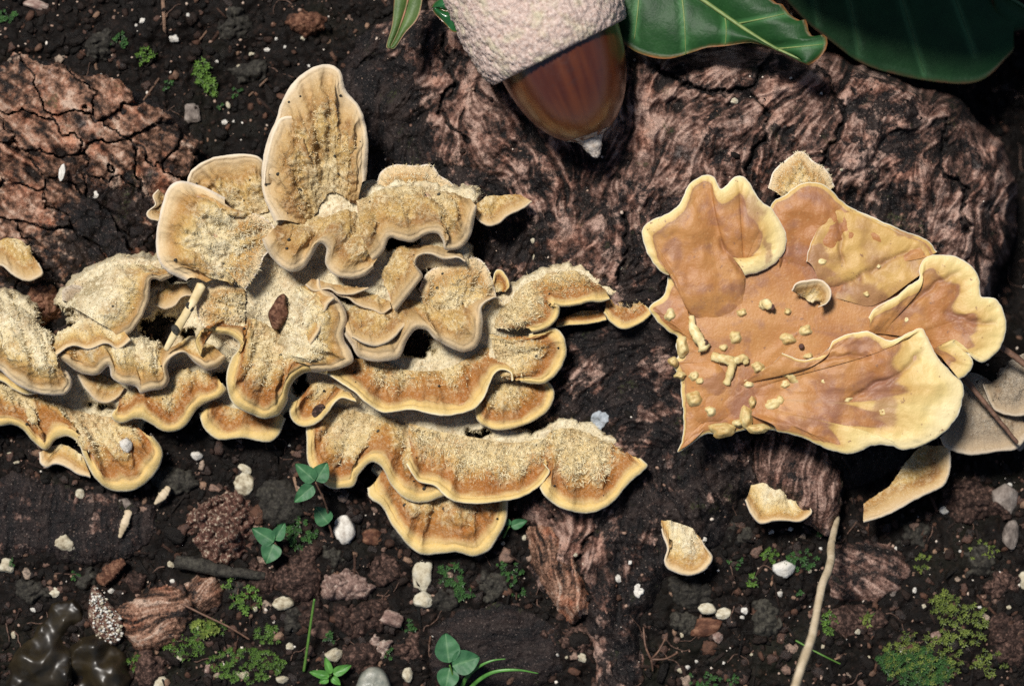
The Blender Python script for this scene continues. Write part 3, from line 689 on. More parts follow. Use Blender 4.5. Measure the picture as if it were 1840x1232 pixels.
# --- lower tier
B('small yellow-rimmed lobe peeping out between the hood-shaped and the long bracket', [(560, 690), (590, 690), (630, 705)], [(523, 722), (520, 745), (534, 763), (555, 766), (576, 756), (593, 737), (611, 716), (640, 722)], 112, 135, 'std', rim=15, notch=0.2, band=0.9, hair=0.03, hlo=40)
B('yellow lip-shaped lobe under the hood-shaped bracket', [(385, 720), (430, 735), (495, 735)], [(357, 742), (367, 770), (394, 790), (436, 787), (478, 794), (499, 784), (514, 752)], 60, 90, 'std', rim=20, roll=10, notch=0.2, band=1.0, hair=0.03, hlo=44)
B('wide golden bracket of the low tier with a left-hand yellow flank and wavy rim'.replace('left-hand ', 'straight '), [(575, 735), (620, 735), (680, 750), (740, 770), (800, 800)], [(550, 768), (551, 800), (553, 830), (566, 852), (590, 875), (612, 877), (635, 873), (646, 851), (666, 831), (685, 838), (701, 868), (719, 889), (740, 901), (765, 902), (795, 892), (830, 880)], 62, 95, 'std', rim=15, notch=0.3, bulge=12, band=1.05, hair=0.05, hlo=60)
B('broad shaggy golden bracket with a pale scalloped rim lying over the low tongue', [(735, 760), (790, 775), (850, 785), (920, 795), (980, 785), (1010, 780)], [(729, 833), (740, 851), (752, 865), (781, 873), (797, 889), (818, 901), (858, 905), (897, 901), (935, 894), (966, 876), (980, 861), (988, 846), (978, 832)], 85, 138, 'std', rim=13, notch=0.25, bulge=-12, crack=(0.42, 0.64, 20), band=0.95, hair=0.09, hlo=46, hlen=11)
B('golden fan-shaped bracket with a rusty band at the outer end of the low tier', [(985, 785), (1010, 770), (1050, 775), (1090, 795), (1130, 815)], [(966, 868), (977, 889), (998, 907), (1020, 917), (1054, 922), (1081, 915), (1106, 898), (1123, 876), (1138, 861), (1155, 847), (1164, 835), (1150, 822)], 85, 125, 'std', rim=13, notch=0.1, bulge=6, band=1.0, hair=0.09, hlo=50, hlen=11)
B('lowest golden tongue-shaped bracket with a thick yellow rim and rusty middle', [(690, 840), (750, 850), (820, 860), (895, 870)], [(660, 876), (664, 894), (687, 911), (701, 938), (719, 962), (737, 983), (760, 996), (795, 994), (822, 992), (851, 999), (879, 988), (897, 962), (910, 935), (913, 900)], 35, 58, 'std', rim=16, notch=0.1, bulge=4, band=1.25, hair=0.04, hlo=70, roll=9)
# --- side towards the bark covered root
B('narrow ruffled bracket with an S-bend rim and a lilac lower lip over the yellow ruffle', [(85, 610), (130, 590), (180, 580), (235, 590), (290, 625), (340, 610), (385, 620)], [(88, 640), (100, 644), (118, 652), (133, 664), (150, 672), (175, 674), (195, 658), (200, 678), (218, 690), (244, 695), (253, 706), (270, 702), (294, 697), (304, 682), (301, 658), (311, 641), (331, 634), (350, 652), (370, 665), (391, 660), (408, 643)], 115, 168, 'pale', rim=12, notch=0.45, bulge=30, band=0.8, hair=0.05, hlo=36, hlen=7, crack=(0.02, 0.17, 16))
B('pale crusted bracket with a dark twisted edge beside the spotted straw', [(120, 545), (150, 510), (190, 490), (235, 478), (280, 480)], [(215, 610), (238, 594), (258, 564), (269, 534), (272, 503), (290, 505), (308, 498), (316, 488)], 130, 178, 'pale', rim=7, notch=0.3, bulge=28, band=0.6, hair=0.05, hlo=26, hlen=7)
B('little brown cup-shaped bracket in the gap behind the spotted straw', [(285, 525), (305, 512), (335, 508)], [(275, 548), (296, 556), (315, 550), (328, 535), (346, 532)], 100, 122, 'tan', rim=5, band=0.5, hair=0.04, hlo=16, core=False)
B('large white felted bracket curling into a brown rounded lip at its outer end', [(-60, 545), (0, 540), (50, 560), (85, 600)], [(-60, 640), (-20, 655), (0, 666), (28, 690), (52, 702), (80, 709), (112, 710), (127, 699), (129, 680), (118, 664), (98, 655)], 120, 162, 'pale', rim=7, notch=0.2, bulge=34, band=1.0, hair=0.06, hlo=50, hlen=7)
B('thin greenish yellow rim showing under the large white felted bracket', [(-60, 655), (0, 660), (50, 690)], [(-60, 672), (0, 684), (25, 700), (48, 709), (68, 707)], 85, 100, 'std', rim=14, band=1.0, hair=0.0, core=False)
B('small brown bracket with a white lip hanging in the dark gap under the ruffle', [(165, 665), (195, 680), (225, 695)], [(138, 674), (148, 692), (158, 705), (175, 722), (196, 724), (215, 712), (222, 700)], 80, 98, 'tan', rim=7, band=0.5, hair=0.03, hlo=20)
B('golden ruffle with a thick yellow rim running below the S-bend bracket', [(215, 715), (260, 690), (310, 670), (360, 670), (390, 675)], [(206, 735), (200, 745), (206, 757), (224, 759), (244, 752), (266, 758), (290, 773), (314, 775), (335, 763), (352, 738), (370, 724), (394, 714), (407, 700), (400, 688)], 85, 118, 'std', rim=14, notch=0.3, bulge=14, band=0.85, hair=0.05, hlo=40)
B('wide golden bracket with a rolled yellow rim and a white pebble on top', [(-60, 690), (0, 690), (60, 715), (150, 740), (240, 760)], [(-60, 790), (-20, 772), (20, 763), (42, 773), (63, 797), (84, 808), (100, 790), (120, 784), (140, 795), (152, 825), (168, 855), (190, 876), (216, 883), (244, 879), (272, 858), (289, 833), (291, 805), (274, 782)], 45, 88, 'std', rim=16, notch=0.35, bulge=14, band=1.0, hair=0.05, hlo=60, roll=9)
B('pale folded flap under the wide bracket with the pebble', [(90, 800), (120, 800), (150, 820)], [(70, 812), (72, 832), (84, 840), (100, 834), (120, 840), (140, 852), (162, 858)], 45, 62, 'pale', rim=8, band=0.6, hair=0.0, core=False, notch=0.2)
B('isolated small tan bracket near the frame edge below the bark covered root'.replace('near the frame edge ', 'growing alone '), [(-20, 440), (10, 430), (35, 432), (55, 452)], [(-20, 480), (3, 478), (22, 494), (49, 506), (68, 500), (78, 490), (70, 472)], 60, 88, 'tan', rim=8, band=0.7, hair=0.03, hlo=30, group='small scattered bracket fungi', core=False)
B('grey woolly nub on the dark soil beside the white felted bracket', [(128, 545), (140, 550), (160, 545)], [(112, 540), (112, 522), (128, 512), (150, 516), (166, 530)], 90, 96, 'grey', rim=0, hair=0.1, hlo=1, hlen=5, roll=0, bulge=6, group='small scattered bracket fungi')
# --- other small fungi
G2 = 'small scattered bracket fungi'
B('small cream bracket with scalloped white edge growing on a wood knob', [(1350, 872), (1372, 868), (1400, 872), (1412, 895), (1450, 905)], [(1338, 898), (1348, 922), (1366, 941), (1390, 937), (1410, 936), (1430, 938), (1446, 934), (1459, 922), (1456, 910)], 62, 88, 'pale', rim=8, band=0.5, hair=0.08, hlo=16, hlen=5, group=G2, core=False)
B('small buff two-lobed bracket standing on soil below the dark wood', [(1188, 934), (1212, 938), (1236, 946), (1254, 960)], [(1188, 950), (1191, 964), (1198, 985), (1193, 1008), (1204, 1024), (1238, 1034), (1268, 1023), (1281, 1002), (1270, 984), (1262, 970)], 66, 82, 'pale', rim=9, band=0.6, hair=0.04, hlo=22, hlen=5, group=G2, core=False)
B('elongated buff bracket with soil smears beneath the big tan fungus', [(1660, 800), (1630, 830), (1600, 870), (1552, 905)], [(1708, 800), (1708, 842), (1696, 872), (1668, 887), (1636, 903), (1598, 924), (1552, 939)], 58, 84, 'tan', rim=10, band=0.8, hair=0.03, hlo=30, group=G2, core=False, notch=0.1)
B('large grey weathered bracket with a ragged pale edge under the brown twig', [(1700, 690), (1750, 670), (1800, 700), (1835, 740)], [(1688, 786), (1702, 806), (1744, 818), (1793, 812), (1828, 806), (1850, 780)], 60, 92, 'grey', rim=8, band=1.2, hair=0.04, hlo=40, group=G2, core=False)
B('grey crusted bracket lump above the weathered one', [(1780, 690), (1830, 640), (1880, 640)], [(1765, 690), (1785, 735), (1820, 748), (1850, 745), (1880, 730)], 70, 105, 'grey', rim=6, band=1.0, hair=0.06, hlo=20, group=G2, core=False, lump=4)
B('grey woolly knob on the wood above the smooth tan fungus', [(1405, 352), (1440, 356), (1480, 352)], [(1380, 338), (1390, 308), (1415, 285), (1440, 272), (1462, 290), (1485, 305), (1500, 335)], 178, 168, 'pale', rim=0, hair=0.1, hlo=1, hlen=7, roll=0, bulge=8, group=G2, core=False, lump=4)

# ------------------------------------------------------------------ felt mat that joins the caps of the cluster
pts = [(x, y, z) for x, y, z in CORE_PTS if -80 < x < 1150] + [(a_, b_, 0.72 * c_) for a_, b_, c_ in [(500, 500, 150), (478, 530, 150), (520, 480, 155), (470, 490, 165), (545, 505, 150), (500, 530, 148), (480, 560, 150), (455, 500, 165), (500, 455, 170), (525, 515, 150), (330, 570, 60), (345, 590, 80), (770, 760, 80), (830, 770, 85), (890, 780, 85), (700, 745, 70), (640, 735, 70)]]
mx = np.arange(-60, 1110, 3.0); my = np.arange(280, 900, 3.0)
MX, MY = np.meshgrid(mx, my)
dmin = np.full(MX.shape, 1e9)
for q in pts: dmin = np.minimum(dmin, np.hypot(MX - q[0], MY - q[1]))
MZ = idw(pts, MX, MY, 4.0, 8) - 7 - 14 * sstep(14, 50, dmin)
MZ = MZ + 5 * fbm(MX, MY, 30, 3, 5) + 3.2 * fbm(MX, MY, 9, 3, 6)
edge = sstep(12, 34, dmin + 12 * fbm(MX, MY, 25, 3, 8))
INNER = [(20, 600), (110, 575), (180, 520), (240, 500), (330, 500), (400, 400), (480, 380), (620, 340), (690, 340), (800, 345), (850, 380), (840, 440), (880, 500), (930, 545), (990, 520), (1040, 520), (1000, 570), (960, 620), (940, 660), (890, 690), (880, 730), (980, 790), (1100, 810), (1060, 850), (900, 860), (760, 850), (640, 790), (560, 745), (480, 745), (400, 730), (250, 735), (120, 735), (20, 700)]
isd = sdist(INNER, MX + 14 * fbm(MX, MY, 30, 3, 18), MY + 14 * fbm(MX, MY, 30, 3, 19))
edge = np.minimum(edge, 1 - sstep(-6, 16, isd))
HOLES = [(722, 440, 26, 14), (745, 612, 34, 26), (285, 590, 30, 26), (770, 505, 26, 14), (620, 530, 16, 12), (340, 600, 12, 10), (640, 640, 12, 16), (545, 690, 12, 16), (690, 300, 20, 14), (400, 680, 14, 22), (860, 780, 20, 10), (100, 580, 26, 30)]
for hx, hy, ra, rb in HOLES:
    edge = np.maximum(edge, 1 - sstep(0.7, 1.25, np.hypot((MX + 22 * fbm(MX, MY, 26, 3, 88) - hx) / ra, (MY + 22 * fbm(MX, MY, 26, 3, 89) - hy) / rb)))
MZ = MZ * (1 - edge) + (-60) * edge
felt = thing('fungus_felt', 'olive cream felt mat joining the caps of the bracket cluster together', 'fungus', (600, 600, 0))
dd = np.full(MX.shape, 118.0) + 40 * edge
grid_patch('felt_surface', MX, MY, MZ, edge < 0.995, M_pale, {'zone': (dd / 160)}, parent=felt)
Pm = np.stack([MX, MY, MZ], -1)
nm = np.zeros_like(Pm); nm[:, :, 2] = 1
h = fur(Pm, np.where(edge < 0.3, 110.0, 0.0), nm, 0.05, 30, 60, 8.0, np.random.default_rng(5))
tag(mob('tomentum', h[0], h[1], M_fur['pale'], felt, {'hr': h[2] * 0.75}), kind='stuff')
# ================================================================== generic shapes
def tube(pts, radii, n=10, wob=0.0, seed=0, caps=True, flat=1.0):
    P = np.asarray(pts, float); m = len(P)
    R = np.interp(np.linspace(0, 1, m), np.linspace(0, 1, len(radii)), radii)
    T = np.gradient(P, axis=0); T /= np.linalg.norm(T, axis=1)[:, None] + 1e-9
    up = np.tile([0.0, 0.0, 1.0], (m, 1)); bad = np.abs(T[:, 2]) > 0.9; up[bad] = (1, 0, 0)
    S = np.cross(T, up); S /= np.linalg.norm(S, axis=1)[:, None]; B_ = np.cross(S, T)
    a = np.linspace(0, 2 * np.pi, n, endpoint=False)
    V = []
    for i in range(m):
        r = R[i] * (1 + wob * per(np.cos(a) * 1.3 + seed, np.sin(a) * 1.3 + i * 0.35, seed))
        V.append(P[i] + np.outer(np.cos(a) * r, S[i]) + np.outer(np.sin(a) * r * flat, B_[i]))
    V = np.vstack(V); F = gridF(m, n, closed=True)
    if caps:
        V = np.vstack([V, P[:1] - T[:1] * R[0] * 0.5, P[-1:] + T[-1:] * R[-1] * 0.5])
        i0 = m * n; k = np.arange(n); k2 = (k + 1) % n
        f1 = np.stack([np.full(n, i0), k2, k, k], 1); f2 = np.stack([np.full(n, i0 + 1), (m - 1) * n + k, (m - 1) * n + k2, (m - 1) * n + k2], 1)
        F = [tuple(q) for q in F] + [tuple(q[:3]) for q in f1] + [tuple(q[:3]) for q in f2]
    return V, F

def patch(poly, zf, h, prof=None, n=48, seed=0, lump=0.0, lsize=14, rough=0.0, cx=None):
    """closed outline raised into a mound: rings towards the centre"""
    P = spline(poly, n, closed=True); c = P.mean(0) if cx is None else np.array(cx, float)
    if rough:
        P = P + np.stack([rough * per(P[:, 0] / 6, P[:, 1] / 6, seed), rough * per(P[:, 0] / 6, P[:, 1] / 6, seed + 9)], 1)
    prof = prof or [(1.0, -0.6), (1.0, 0.0), (0.97, 0.45), (0.9, 0.75), (0.78, 0.9), (0.6, 0.97), (0.4, 1.0), (0.2, 1.0), (0.02, 1.0)]
    V = []; R = []
    for r, hh in prof:
        q = c + (P - c) * r
        z = zf(q[:, 0], q[:, 1]) + h * hh + lump * (fbm(q[:, 0], q[:, 1], lsize, 3, seed)) * (1 if r < 0.99 else 0.3)
        V.append(np.c_[q, z]); R.append(np.full(n, r))
    return np.vstack(V), gridF(len(prof), n, closed=True), np.concatenate(R)

def const(z): return lambda x, y: np.full(np.shape(x), float(z))

# ================================================================== smooth tan fungus
def smooth_mat():
    m = Mat('smooth_fungus')
    z = m.attr('zone'); e = m.attr('edge')
    n1 = m.noise(55, 3, 0.5); n2 = m.noise(130, 3, 0.55); n3 = m.noise(5, 3, 0.6); n4 = m.noise(24, 3, 0.5)
    zz = m.math('ADD', m.math('MULTIPLY', z, 0.5), m.math('MULTIPLY', m.math('SUBTRACT', n1, 0.5), 0.22))
    c = m.ramp(zz, [(0.0, (0.68, 0.57, 0.32)), (0.16, (0.60, 0.46, 0.19)), (0.44, (0.47, 0.29, 0.09)), (0.5, (0.27, 0.135, 0.06)), (0.58, (0.34, 0.175, 0.068)), (0.75, (0.40, 0.20, 0.068)), (1.0, (0.40, 0.19, 0.062))])
    tanm = m.ramp(zz, [(0.48, 0.0), (0.55, 1.0)])
    c = m.mix(m.math('MULTIPLY', tanm, m.ramp(n2, [(0.42, 0.0), (0.62, 0.8)])), c, (0.32, 0.125, 0.038))
    c = m.mix(m.math('MULTIPLY', tanm, m.ramp(n4, [(0.56, 0.0), (0.74, 0.55)])), c, (0.25, 0.125, 0.085))
    c = m.mix(m.math('MULTIPLY', m.ramp(m.noise(75, 4, 0.6, 0.6), [(0.52, 0.0), (0.64, 0.6)]), tanm), c, (0.22, 0.10, 0.068))
    c = m.mix(m.ramp(n3, [(0.55, 0.0), (0.8, 0.28)]), c, (0.66, 0.46, 0.24))
    c = m.mix(m.ramp(m.noise(10, 3, 0.6), [(0.29, 0.85), (0.335, 0.0)]), c, (0.22, 0.11, 0.06))
    c = m.mix(m.math('MULTIPLY', m.attr('stain'), 0.6), c, (0.235, 0.105, 0.062))
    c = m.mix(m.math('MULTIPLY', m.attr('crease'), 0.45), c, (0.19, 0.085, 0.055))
    c = m.mix(m.ramp(e, [(0.006, 1.0), (0.018, 0.0)]), c, (0.86, 0.80, 0.64))
    b = m.bump(m.noise(4, 3, 0.6), 1.0, 0.7); b = m.bump(n4, 5.0, 0.35, b)
    return m.done(c, 0.5, b, 0.35)
M_smooth = smooth_mat()
M_wart = simple_mat('wart', [(0.3, (0.44, 0.28, 0.095)), (0.5, (0.58, 0.46, 0.21)), (0.8, (0.70, 0.61, 0.36))], 12, 4, 0.5, 1.0, 6, rand=0.25)
M_hole_shade = simple_mat('hollow', [(0.3, (0.03, 0.012, 0.008)), (0.7, (0.10, 0.04, 0.025))], 8)  # dark colour stands in for the shade inside openings
CREASES = [[(1490, 525), (1540, 500), (1600, 466), (1645, 445)], [(1505, 378), (1510, 420), (1514, 470)], [(1640, 545), (1680, 510), (1722, 490)], [(1600, 690), (1640, 650), (1668, 615)], [(1292, 432), (1320, 470), (1340, 495)], [(1520, 722), (1570, 692), (1612, 672)],
           [(1700, 562), (1740, 575), (1790, 580)], [(1390, 640), (1440, 655), (1500, 640), (1560, 640)], [(1395, 400), (1410, 450), (1400, 510)], [(1260, 600), (1300, 655), (1330, 700)], [(1450, 560), (1490, 590), (1560, 585)]]
STAINS = [(1470, 462, 24, 22), (1480, 490, 22, 14), (1545, 520, 44, 20), (1560, 535, 34, 30), (1590, 735, 26, 40), (1570, 690, 40, 22), (1500, 715, 30, 20), (1350, 380, 26, 30), (1210, 450, 26, 20), (1380, 450, 10, 30), (1290, 690, 30, 22), (1330, 730, 24, 20), (1450, 760, 60, 14), (1480, 600, 30, 10), (1640, 560, 26, 14), (1550, 620, 40, 16), (1460, 350, 34, 12), (1630, 415, 30, 10), (1310, 560, 20, 14)]
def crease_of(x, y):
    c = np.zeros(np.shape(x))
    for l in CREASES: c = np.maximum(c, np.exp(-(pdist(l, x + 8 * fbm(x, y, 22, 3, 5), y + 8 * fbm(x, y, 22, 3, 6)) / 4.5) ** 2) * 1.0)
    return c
def stain_of(x, y):
    s = np.zeros(np.shape(x))
    for a, b, ra, rb in STAINS:
        q = np.hypot((x + 22 * fbm(x, y, 26, 3, 15) - a) / ra, (y + 22 * fbm(x, y, 26, 3, 16) - b) / rb)
        s = np.maximum(s, 1 - sstep(0.6, 1.15, q))
    return s
big = thing('smooth_bracket_fungus', 'large smooth orange-tan fungus with pale yellow lobed margins and scattered warts', 'fungus', (1450, 590, 120))

def lobe(att, mar, za, zm, bw, z0=0.0, notch=0.15, bulge=6, rim=7, roll=5, label=None, **kw):
    CAPN[0] += 1; seed = CAPN[0] * 7
    P, d, n, N, ns, nt, arc = loft(att, mar, za, zm, rim=rim, roll=roll, notch=notch, bulge=bulge, lump=0.0, zonal=0.0, radial=0.2, seed=seed, step=3.2, rough_edge=2.2, **kw)
    x, y = P[:, :, 0], P[:, :, 1]
    inn = sstep(4, 40, d)
    P[:, :, 2] += inn * (11 * fbm(x, y, 80, 2, seed) + 2.5 * fbm(x, y, 26, 2, seed + 1)) + 1.6 * (1 - inn) * fbm(arc / 16, d / 90, 1, 2, seed + 5)
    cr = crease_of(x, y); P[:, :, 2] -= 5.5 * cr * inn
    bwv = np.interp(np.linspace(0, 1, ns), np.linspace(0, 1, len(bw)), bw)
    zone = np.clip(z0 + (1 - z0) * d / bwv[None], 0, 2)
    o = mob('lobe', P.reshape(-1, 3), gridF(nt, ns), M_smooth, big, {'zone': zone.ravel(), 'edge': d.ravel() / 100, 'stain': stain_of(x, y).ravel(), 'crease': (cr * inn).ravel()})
    fr = [(1.0, 0.0), (0.99, 0.5), (0.97, 0.9), (0.9, 1.0), (0.6, 1.3), (0.3, 1.5), (0.0, 1.5)]
    rows = []
    for f_, dz in fr:
        q = f_ * (nt - 1); i0 = int(q); i1 = min(nt - 1, i0 + 1); w = q - i0
        rows.append(P[i0] * (1 - w) + P[i1] * w - np.array([0, 0, dz * 8]))
    sub('lobe_back', np.vstack(rows), gridF(len(fr), ns), M_under, o, big)
    if label: o['label'] = label
    return o
Vb, Fb, Rb = patch([(1215, 560), (1225, 620), (1240, 700), (1240, 760), (1290, 765), (1380, 762), (1470, 785), (1560, 785), (1640, 770), (1690, 700), (1690, 600), (1680, 540), (1640, 500), (1600, 440), (1540, 400), (1470, 360), (1400, 380), (1340, 400), (1260, 400), (1220, 450)],
                   lambda x, y: 172 + 7 * fbm(x, y, 110, 2, 5) + (x - 1430) * -0.02, 18, n=90, seed=3, lump=5, lsize=70)
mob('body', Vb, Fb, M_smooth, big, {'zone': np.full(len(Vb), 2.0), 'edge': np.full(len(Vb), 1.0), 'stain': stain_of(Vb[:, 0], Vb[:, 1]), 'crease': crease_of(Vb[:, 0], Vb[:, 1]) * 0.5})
lobe([(1405, 520), (1420, 500), (1450, 480), (1500, 470), (1560, 480)], [(1378, 400), (1388, 364), (1409, 352), (1437, 331), (1465, 328), (1490, 338), (1514, 363), (1545, 380), (1584, 397), (1625, 415), (1664, 430), (1684, 452)], 186, 196, [8, 8, 10, 10, 8, 8], z0=0.5)
lobe([(1250, 600), (1280, 640), (1330, 660), (1380, 660), (1420, 690)], [(1200, 497), (1197, 515), (1190, 533), (1166, 553), (1179, 574), (1200, 595), (1218, 605), (1214, 622), (1218, 640), (1206, 650), (1221, 679), (1225, 714), (1228, 760), (1226, 790), (1217, 812), (1240, 800), (1270, 780), (1300, 783), (1340, 772), (1395, 773)], 187, 182, [14, 8, 10, 12, 6, 4, 4, 6, 6], bulge=8, notch=0.1)
lobe([(1235, 560), (1270, 590), (1320, 580), (1340, 540), (1320, 500), (1296, 440)], [(1201, 495), (1186, 487), (1166, 460), (1155, 430), (1154, 412), (1168, 397), (1195, 386), (1210, 377), (1224, 362), (1235, 336), (1252, 321), (1270, 314), (1284, 319), (1294, 339), (1305, 333), (1322, 317), (1340, 320), (1355, 342), (1371, 365), (1387, 374), (1398, 392), (1409, 410), (1414, 431), (1410, 450), (1396, 470), (1367, 488), (1338, 495)], 188, 208, [12, 16, 34, 20, 12, 12, 24, 28, 30, 48, 70, 72, 50], bulge=10, notch=0.25, roll=4)
lobe([(1480, 530), (1520, 540), (1560, 550), (1590, 540)], [(1449, 470), (1452, 450), (1460, 428), (1474, 400), (1486, 384), (1504, 375), (1545, 384), (1584, 402), (1622, 420), (1664, 440), (1680, 480)], 190, 199, [160, 200, 240, 240, 200, 160], z0=0.88, bulge=4, notch=0.05)
lobe([(1560, 600), (1590, 600), (1640, 610), (1690, 640)], [(1560, 570), (1574, 552), (1596, 540), (1616, 528), (1634, 512), (1651, 502), (1652, 484), (1658, 467), (1672, 459), (1702, 458), (1730, 466), (1751, 484), (1760, 505), (1763, 531), (1786, 536), (1800, 550), (1807, 574), (1806, 602), (1790, 634), (1764, 651), (1745, 640), (1728, 622), (1714, 612), (1735, 630), (1748, 648), (1744, 666), (1724, 682)], 196, 212, [14, 20, 34, 44, 52, 56, 52, 40, 26], z0=0.1, bulge=4, notch=0.1)
lobe([(1330, 690), (1350, 700), (1360, 720), (1350, 745)], [(1405, 634), (1441, 646), (1470, 640), (1487, 629), (1498, 612), (1521, 601), (1559, 595), (1580, 604), (1602, 611), (1630, 599), (1655, 589), (1665, 603), (1683, 638), (1706, 665), (1724, 682), (1732, 696), (1730, 716), (1720, 749), (1696, 777), (1664, 797), (1626, 808), (1600, 801), (1566, 801), (1531, 815), (1490, 808), (1444, 787), (1395, 774)], 196, 210, [4, 6, 8, 14, 40, 90, 125, 135, 130, 110, 25, 6, 4], bulge=8, notch=0.1)
WARTS = [(1333, 562, 9, 7), (1415, 560, 6, 6), (1322, 606, 11, 12), (1448, 594, 11, 10), (1416, 609, 13, 9), (1249, 716, 13, 14), (1388, 727, 18, 12), (1402, 718, 9, 9), (1481, 684, 8, 7), (1540, 674, 11, 9), (1586, 740, 10, 9), (1533, 634, 8, 8), (1629, 574, 6, 6),
         (1579, 479, 4, 4), (1205, 566, 9, 10), (1444, 765, 6, 5), (1521, 718, 11, 6), (1544, 794, 4, 3), (1277, 738, 9, 9), (1248, 676, 9, 8), (1258, 684, 8, 7), (1222, 674, 9, 6), (1362, 660, 10, 9), (1373, 668, 7, 6), (1298, 772, 20, 12), (1340, 748, 10, 18), (1362, 770, 20, 8), (1226, 622, 9, 17), (1210, 650, 8, 8),
         (1300, 625, 8, 6), (1345, 690, 9, 7), (1478, 470, 10, 7), (1557, 528, 6, 6), (1690, 690, 3, 3), (1452, 640, 9, 5), (1352, 722, 6, 10), (1325, 760, 8, 6), (1412, 690, 10, 8), (1436, 700, 7, 6)]
for k, (x, y, a, b_) in enumerate(WARTS):
    a, b_ = 0.78 * a, 0.78 * b_
    th = rng.random() * 3; q = np.linspace(0, 2 * np.pi, 14, endpoint=False)
    rr = 1 + 0.34 * per(np.cos(q) * 1.2 + k, np.sin(q) * 1.2, k)
    poly = np.stack([x + a * rr * np.cos(q), y + b_ * rr * np.sin(q)], 1)
    zb = 196 + (6 if (x > 1480 and y > 600) else 0)
    V, F, _ = patch(poly, const(zb), 0.36 * min(a, b_) + 3, prof=[(1.5, -1.0), (1.25, -0.2), (1.05, 0.25), (0.92, 0.65), (0.72, 0.9), (0.45, 1.0), (0.2, 0.9), (0.02, 0.85)], n=22, seed=k, lump=1.2, lsize=7)
    mob('wart', V, F, M_wart, big)
for pts_, rad in (([(1242, 568, 200), (1246, 590, 206), (1256, 608, 210), (1266, 626, 208)], [6, 9, 12, 15]), ([(1280, 640, 200), (1298, 645, 206), (1315, 652, 206), (1312, 672, 204), (1305, 690, 200)], [9, 11, 10, 9, 8]),
                  ([(1315, 650, 204), (1335, 643, 205), (1342, 652, 202)], [8, 9, 7]), ([(1395, 650, 200), (1408, 664, 206), (1420, 676, 206), (1432, 688, 200)], [8, 11, 9, 8]), ([(1368, 552, 198), (1376, 545, 208), (1384, 552, 214)], [8, 11, 9])):
    V, F = tube(spline([(a, b, c - 5) for a, b, c in pts_], 24), [0.78 * q for q in rad], 14, 0.45, int(pts_[0][0]), flat=0.7)
    mob('wart', V, F, M_wart, big)
for x, y, a, b_, z in ((1266, 615, 7, 6, 207), (1388, 552, 4, 6, 208), (1440, 622, 5, 5, 200)):
    q = np.linspace(0, 2 * np.pi, 12, endpoint=False)
    V, F, _ = patch(np.stack([x + a * np.cos(q), y + b_ * np.sin(q)], 1), const(z), 3, n=18, seed=int(x))
    mob('pore_mouth_shade', V, F, M_hole_shade, big)  # raised dark patch, paints the shaded inside of the opening
# small shelf growing out of the smooth face
P_, d_, n_, N_, ns_, nt_, arc_ = loft([(1432, 530), (1455, 540), (1478, 542)], [(1422, 522), (1430, 508), (1450, 503), (1475, 502), (1490, 515), (1494, 530), (1486, 545), (1470, 552)], 206, 232, rim=6, roll=4, seed=771, notch=0.1, lump=1.2, step=2.4)
mob('shelf', P_.reshape(-1, 3), gridF(nt_, ns_), M_pale, big, {'zone': (d_ / 90).ravel()})

# ================================================================== acorn
AX = np.array([0.335, 0.94, -0.06]); AX /= np.linalg.norm(AX)
AC = np.array([1003.0, 86.0, 232.0])
e1 = np.cross(AX, [0, 0, 1]); e1 /= np.linalg.norm(e1); e2 = np.cross(e1, AX)
def lathe(prof, n, disp=None, AX=AX, AC=AC):
    e1 = np.cross(AX, [0, 0, 1]); e1 /= np.linalg.norm(e1); e2 = np.cross(e1, AX)
    a = np.linspace(0, 2 * np.pi, n, endpoint=False); V = []
    for u, r in prof:
        rr = np.full(n, float(r))
        if disp is not None: rr = rr + disp(np.full(n, float(u)), a, r)
        V.append(AC + AX * u + np.outer(np.cos(a) * rr, e1) + np.outer(np.sin(a) * rr, e2))
    return np.vstack(V), gridF(len(prof), n, closed=True), a
def dense(prof, k):
    s_ = spline([(a, b, 0) for a, b in prof], k); return [(p[0], p[1]) for p in s_]
acorn = thing('acorn', 'large brown acorn in a pale woolly cup lying on the root', 'acorn', (1003, 120, 130))
cup_prof = dense([(-330, 30), (-315, 80), (-270, 118), (-200, 136), (-120, 144), (-50, 146), (-15, 142), (6, 134), (12, 126), (4, 120), (-12, 116)], 190)
def cup_disp(u, a, r):
    x = a * 140; y = u
    f1_, f2_, i_ = worley(x + 2 * per(x / 8, y / 8, 3), y * 0.6, 8.5, 31)
    return 5.0 * (0.55 - f1_) + 2.0 * fbm(x, y, 22, 3, 32) + 2.8 * per(x / 3.6, y / 15, 34) + 1.8 * per(x / 3, y / 3, 35) + 4 * fbm(x, y, 70, 2, 36)
CX = np.array([0.45, 0.893, 0.0])
V, F, _ = lathe(cup_prof, 320, cup_disp, CX, AC + np.array([-4.0, -2.0, 0]))
mcup = Mat('acorn_cup')
c_ = mcup.ramp(mcup.noise(5, 4, 0.7), [(0.25, (0.22, 0.12, 0.09)), (0.42, (0.46, 0.34, 0.29)), (0.62, (0.66, 0.54, 0.48)), (0.85, (0.80, 0.72, 0.65))])
c_ = mcup.mix(mcup.ramp(mcup.noise(30, 4), [(0.5, 0.0), (0.7, 0.5)]), c_, (0.50, 0.50, 0.30))
M_cup = mcup.done(c_, 0.85, mcup.bump(mcup.noise(3, 4, 0.7), 2.5, 0.9), 0.15)
mob('cup', V, F, M_cup, acorn)
nut_prof = dense([(-70, 112), (-30, 118), (0, 117), (40, 112), (80, 102), (115, 87), (142, 68), (160, 48), (168, 33), (172, 24)], 70)
V, F, a_ = lathe(nut_prof, 96, lambda u, a, r: 0.6 * per(a * 9, u / 90, 3))
angs = np.tile(a_, len(nut_prof)); us = np.repeat([p[0] for p in nut_prof], 96)
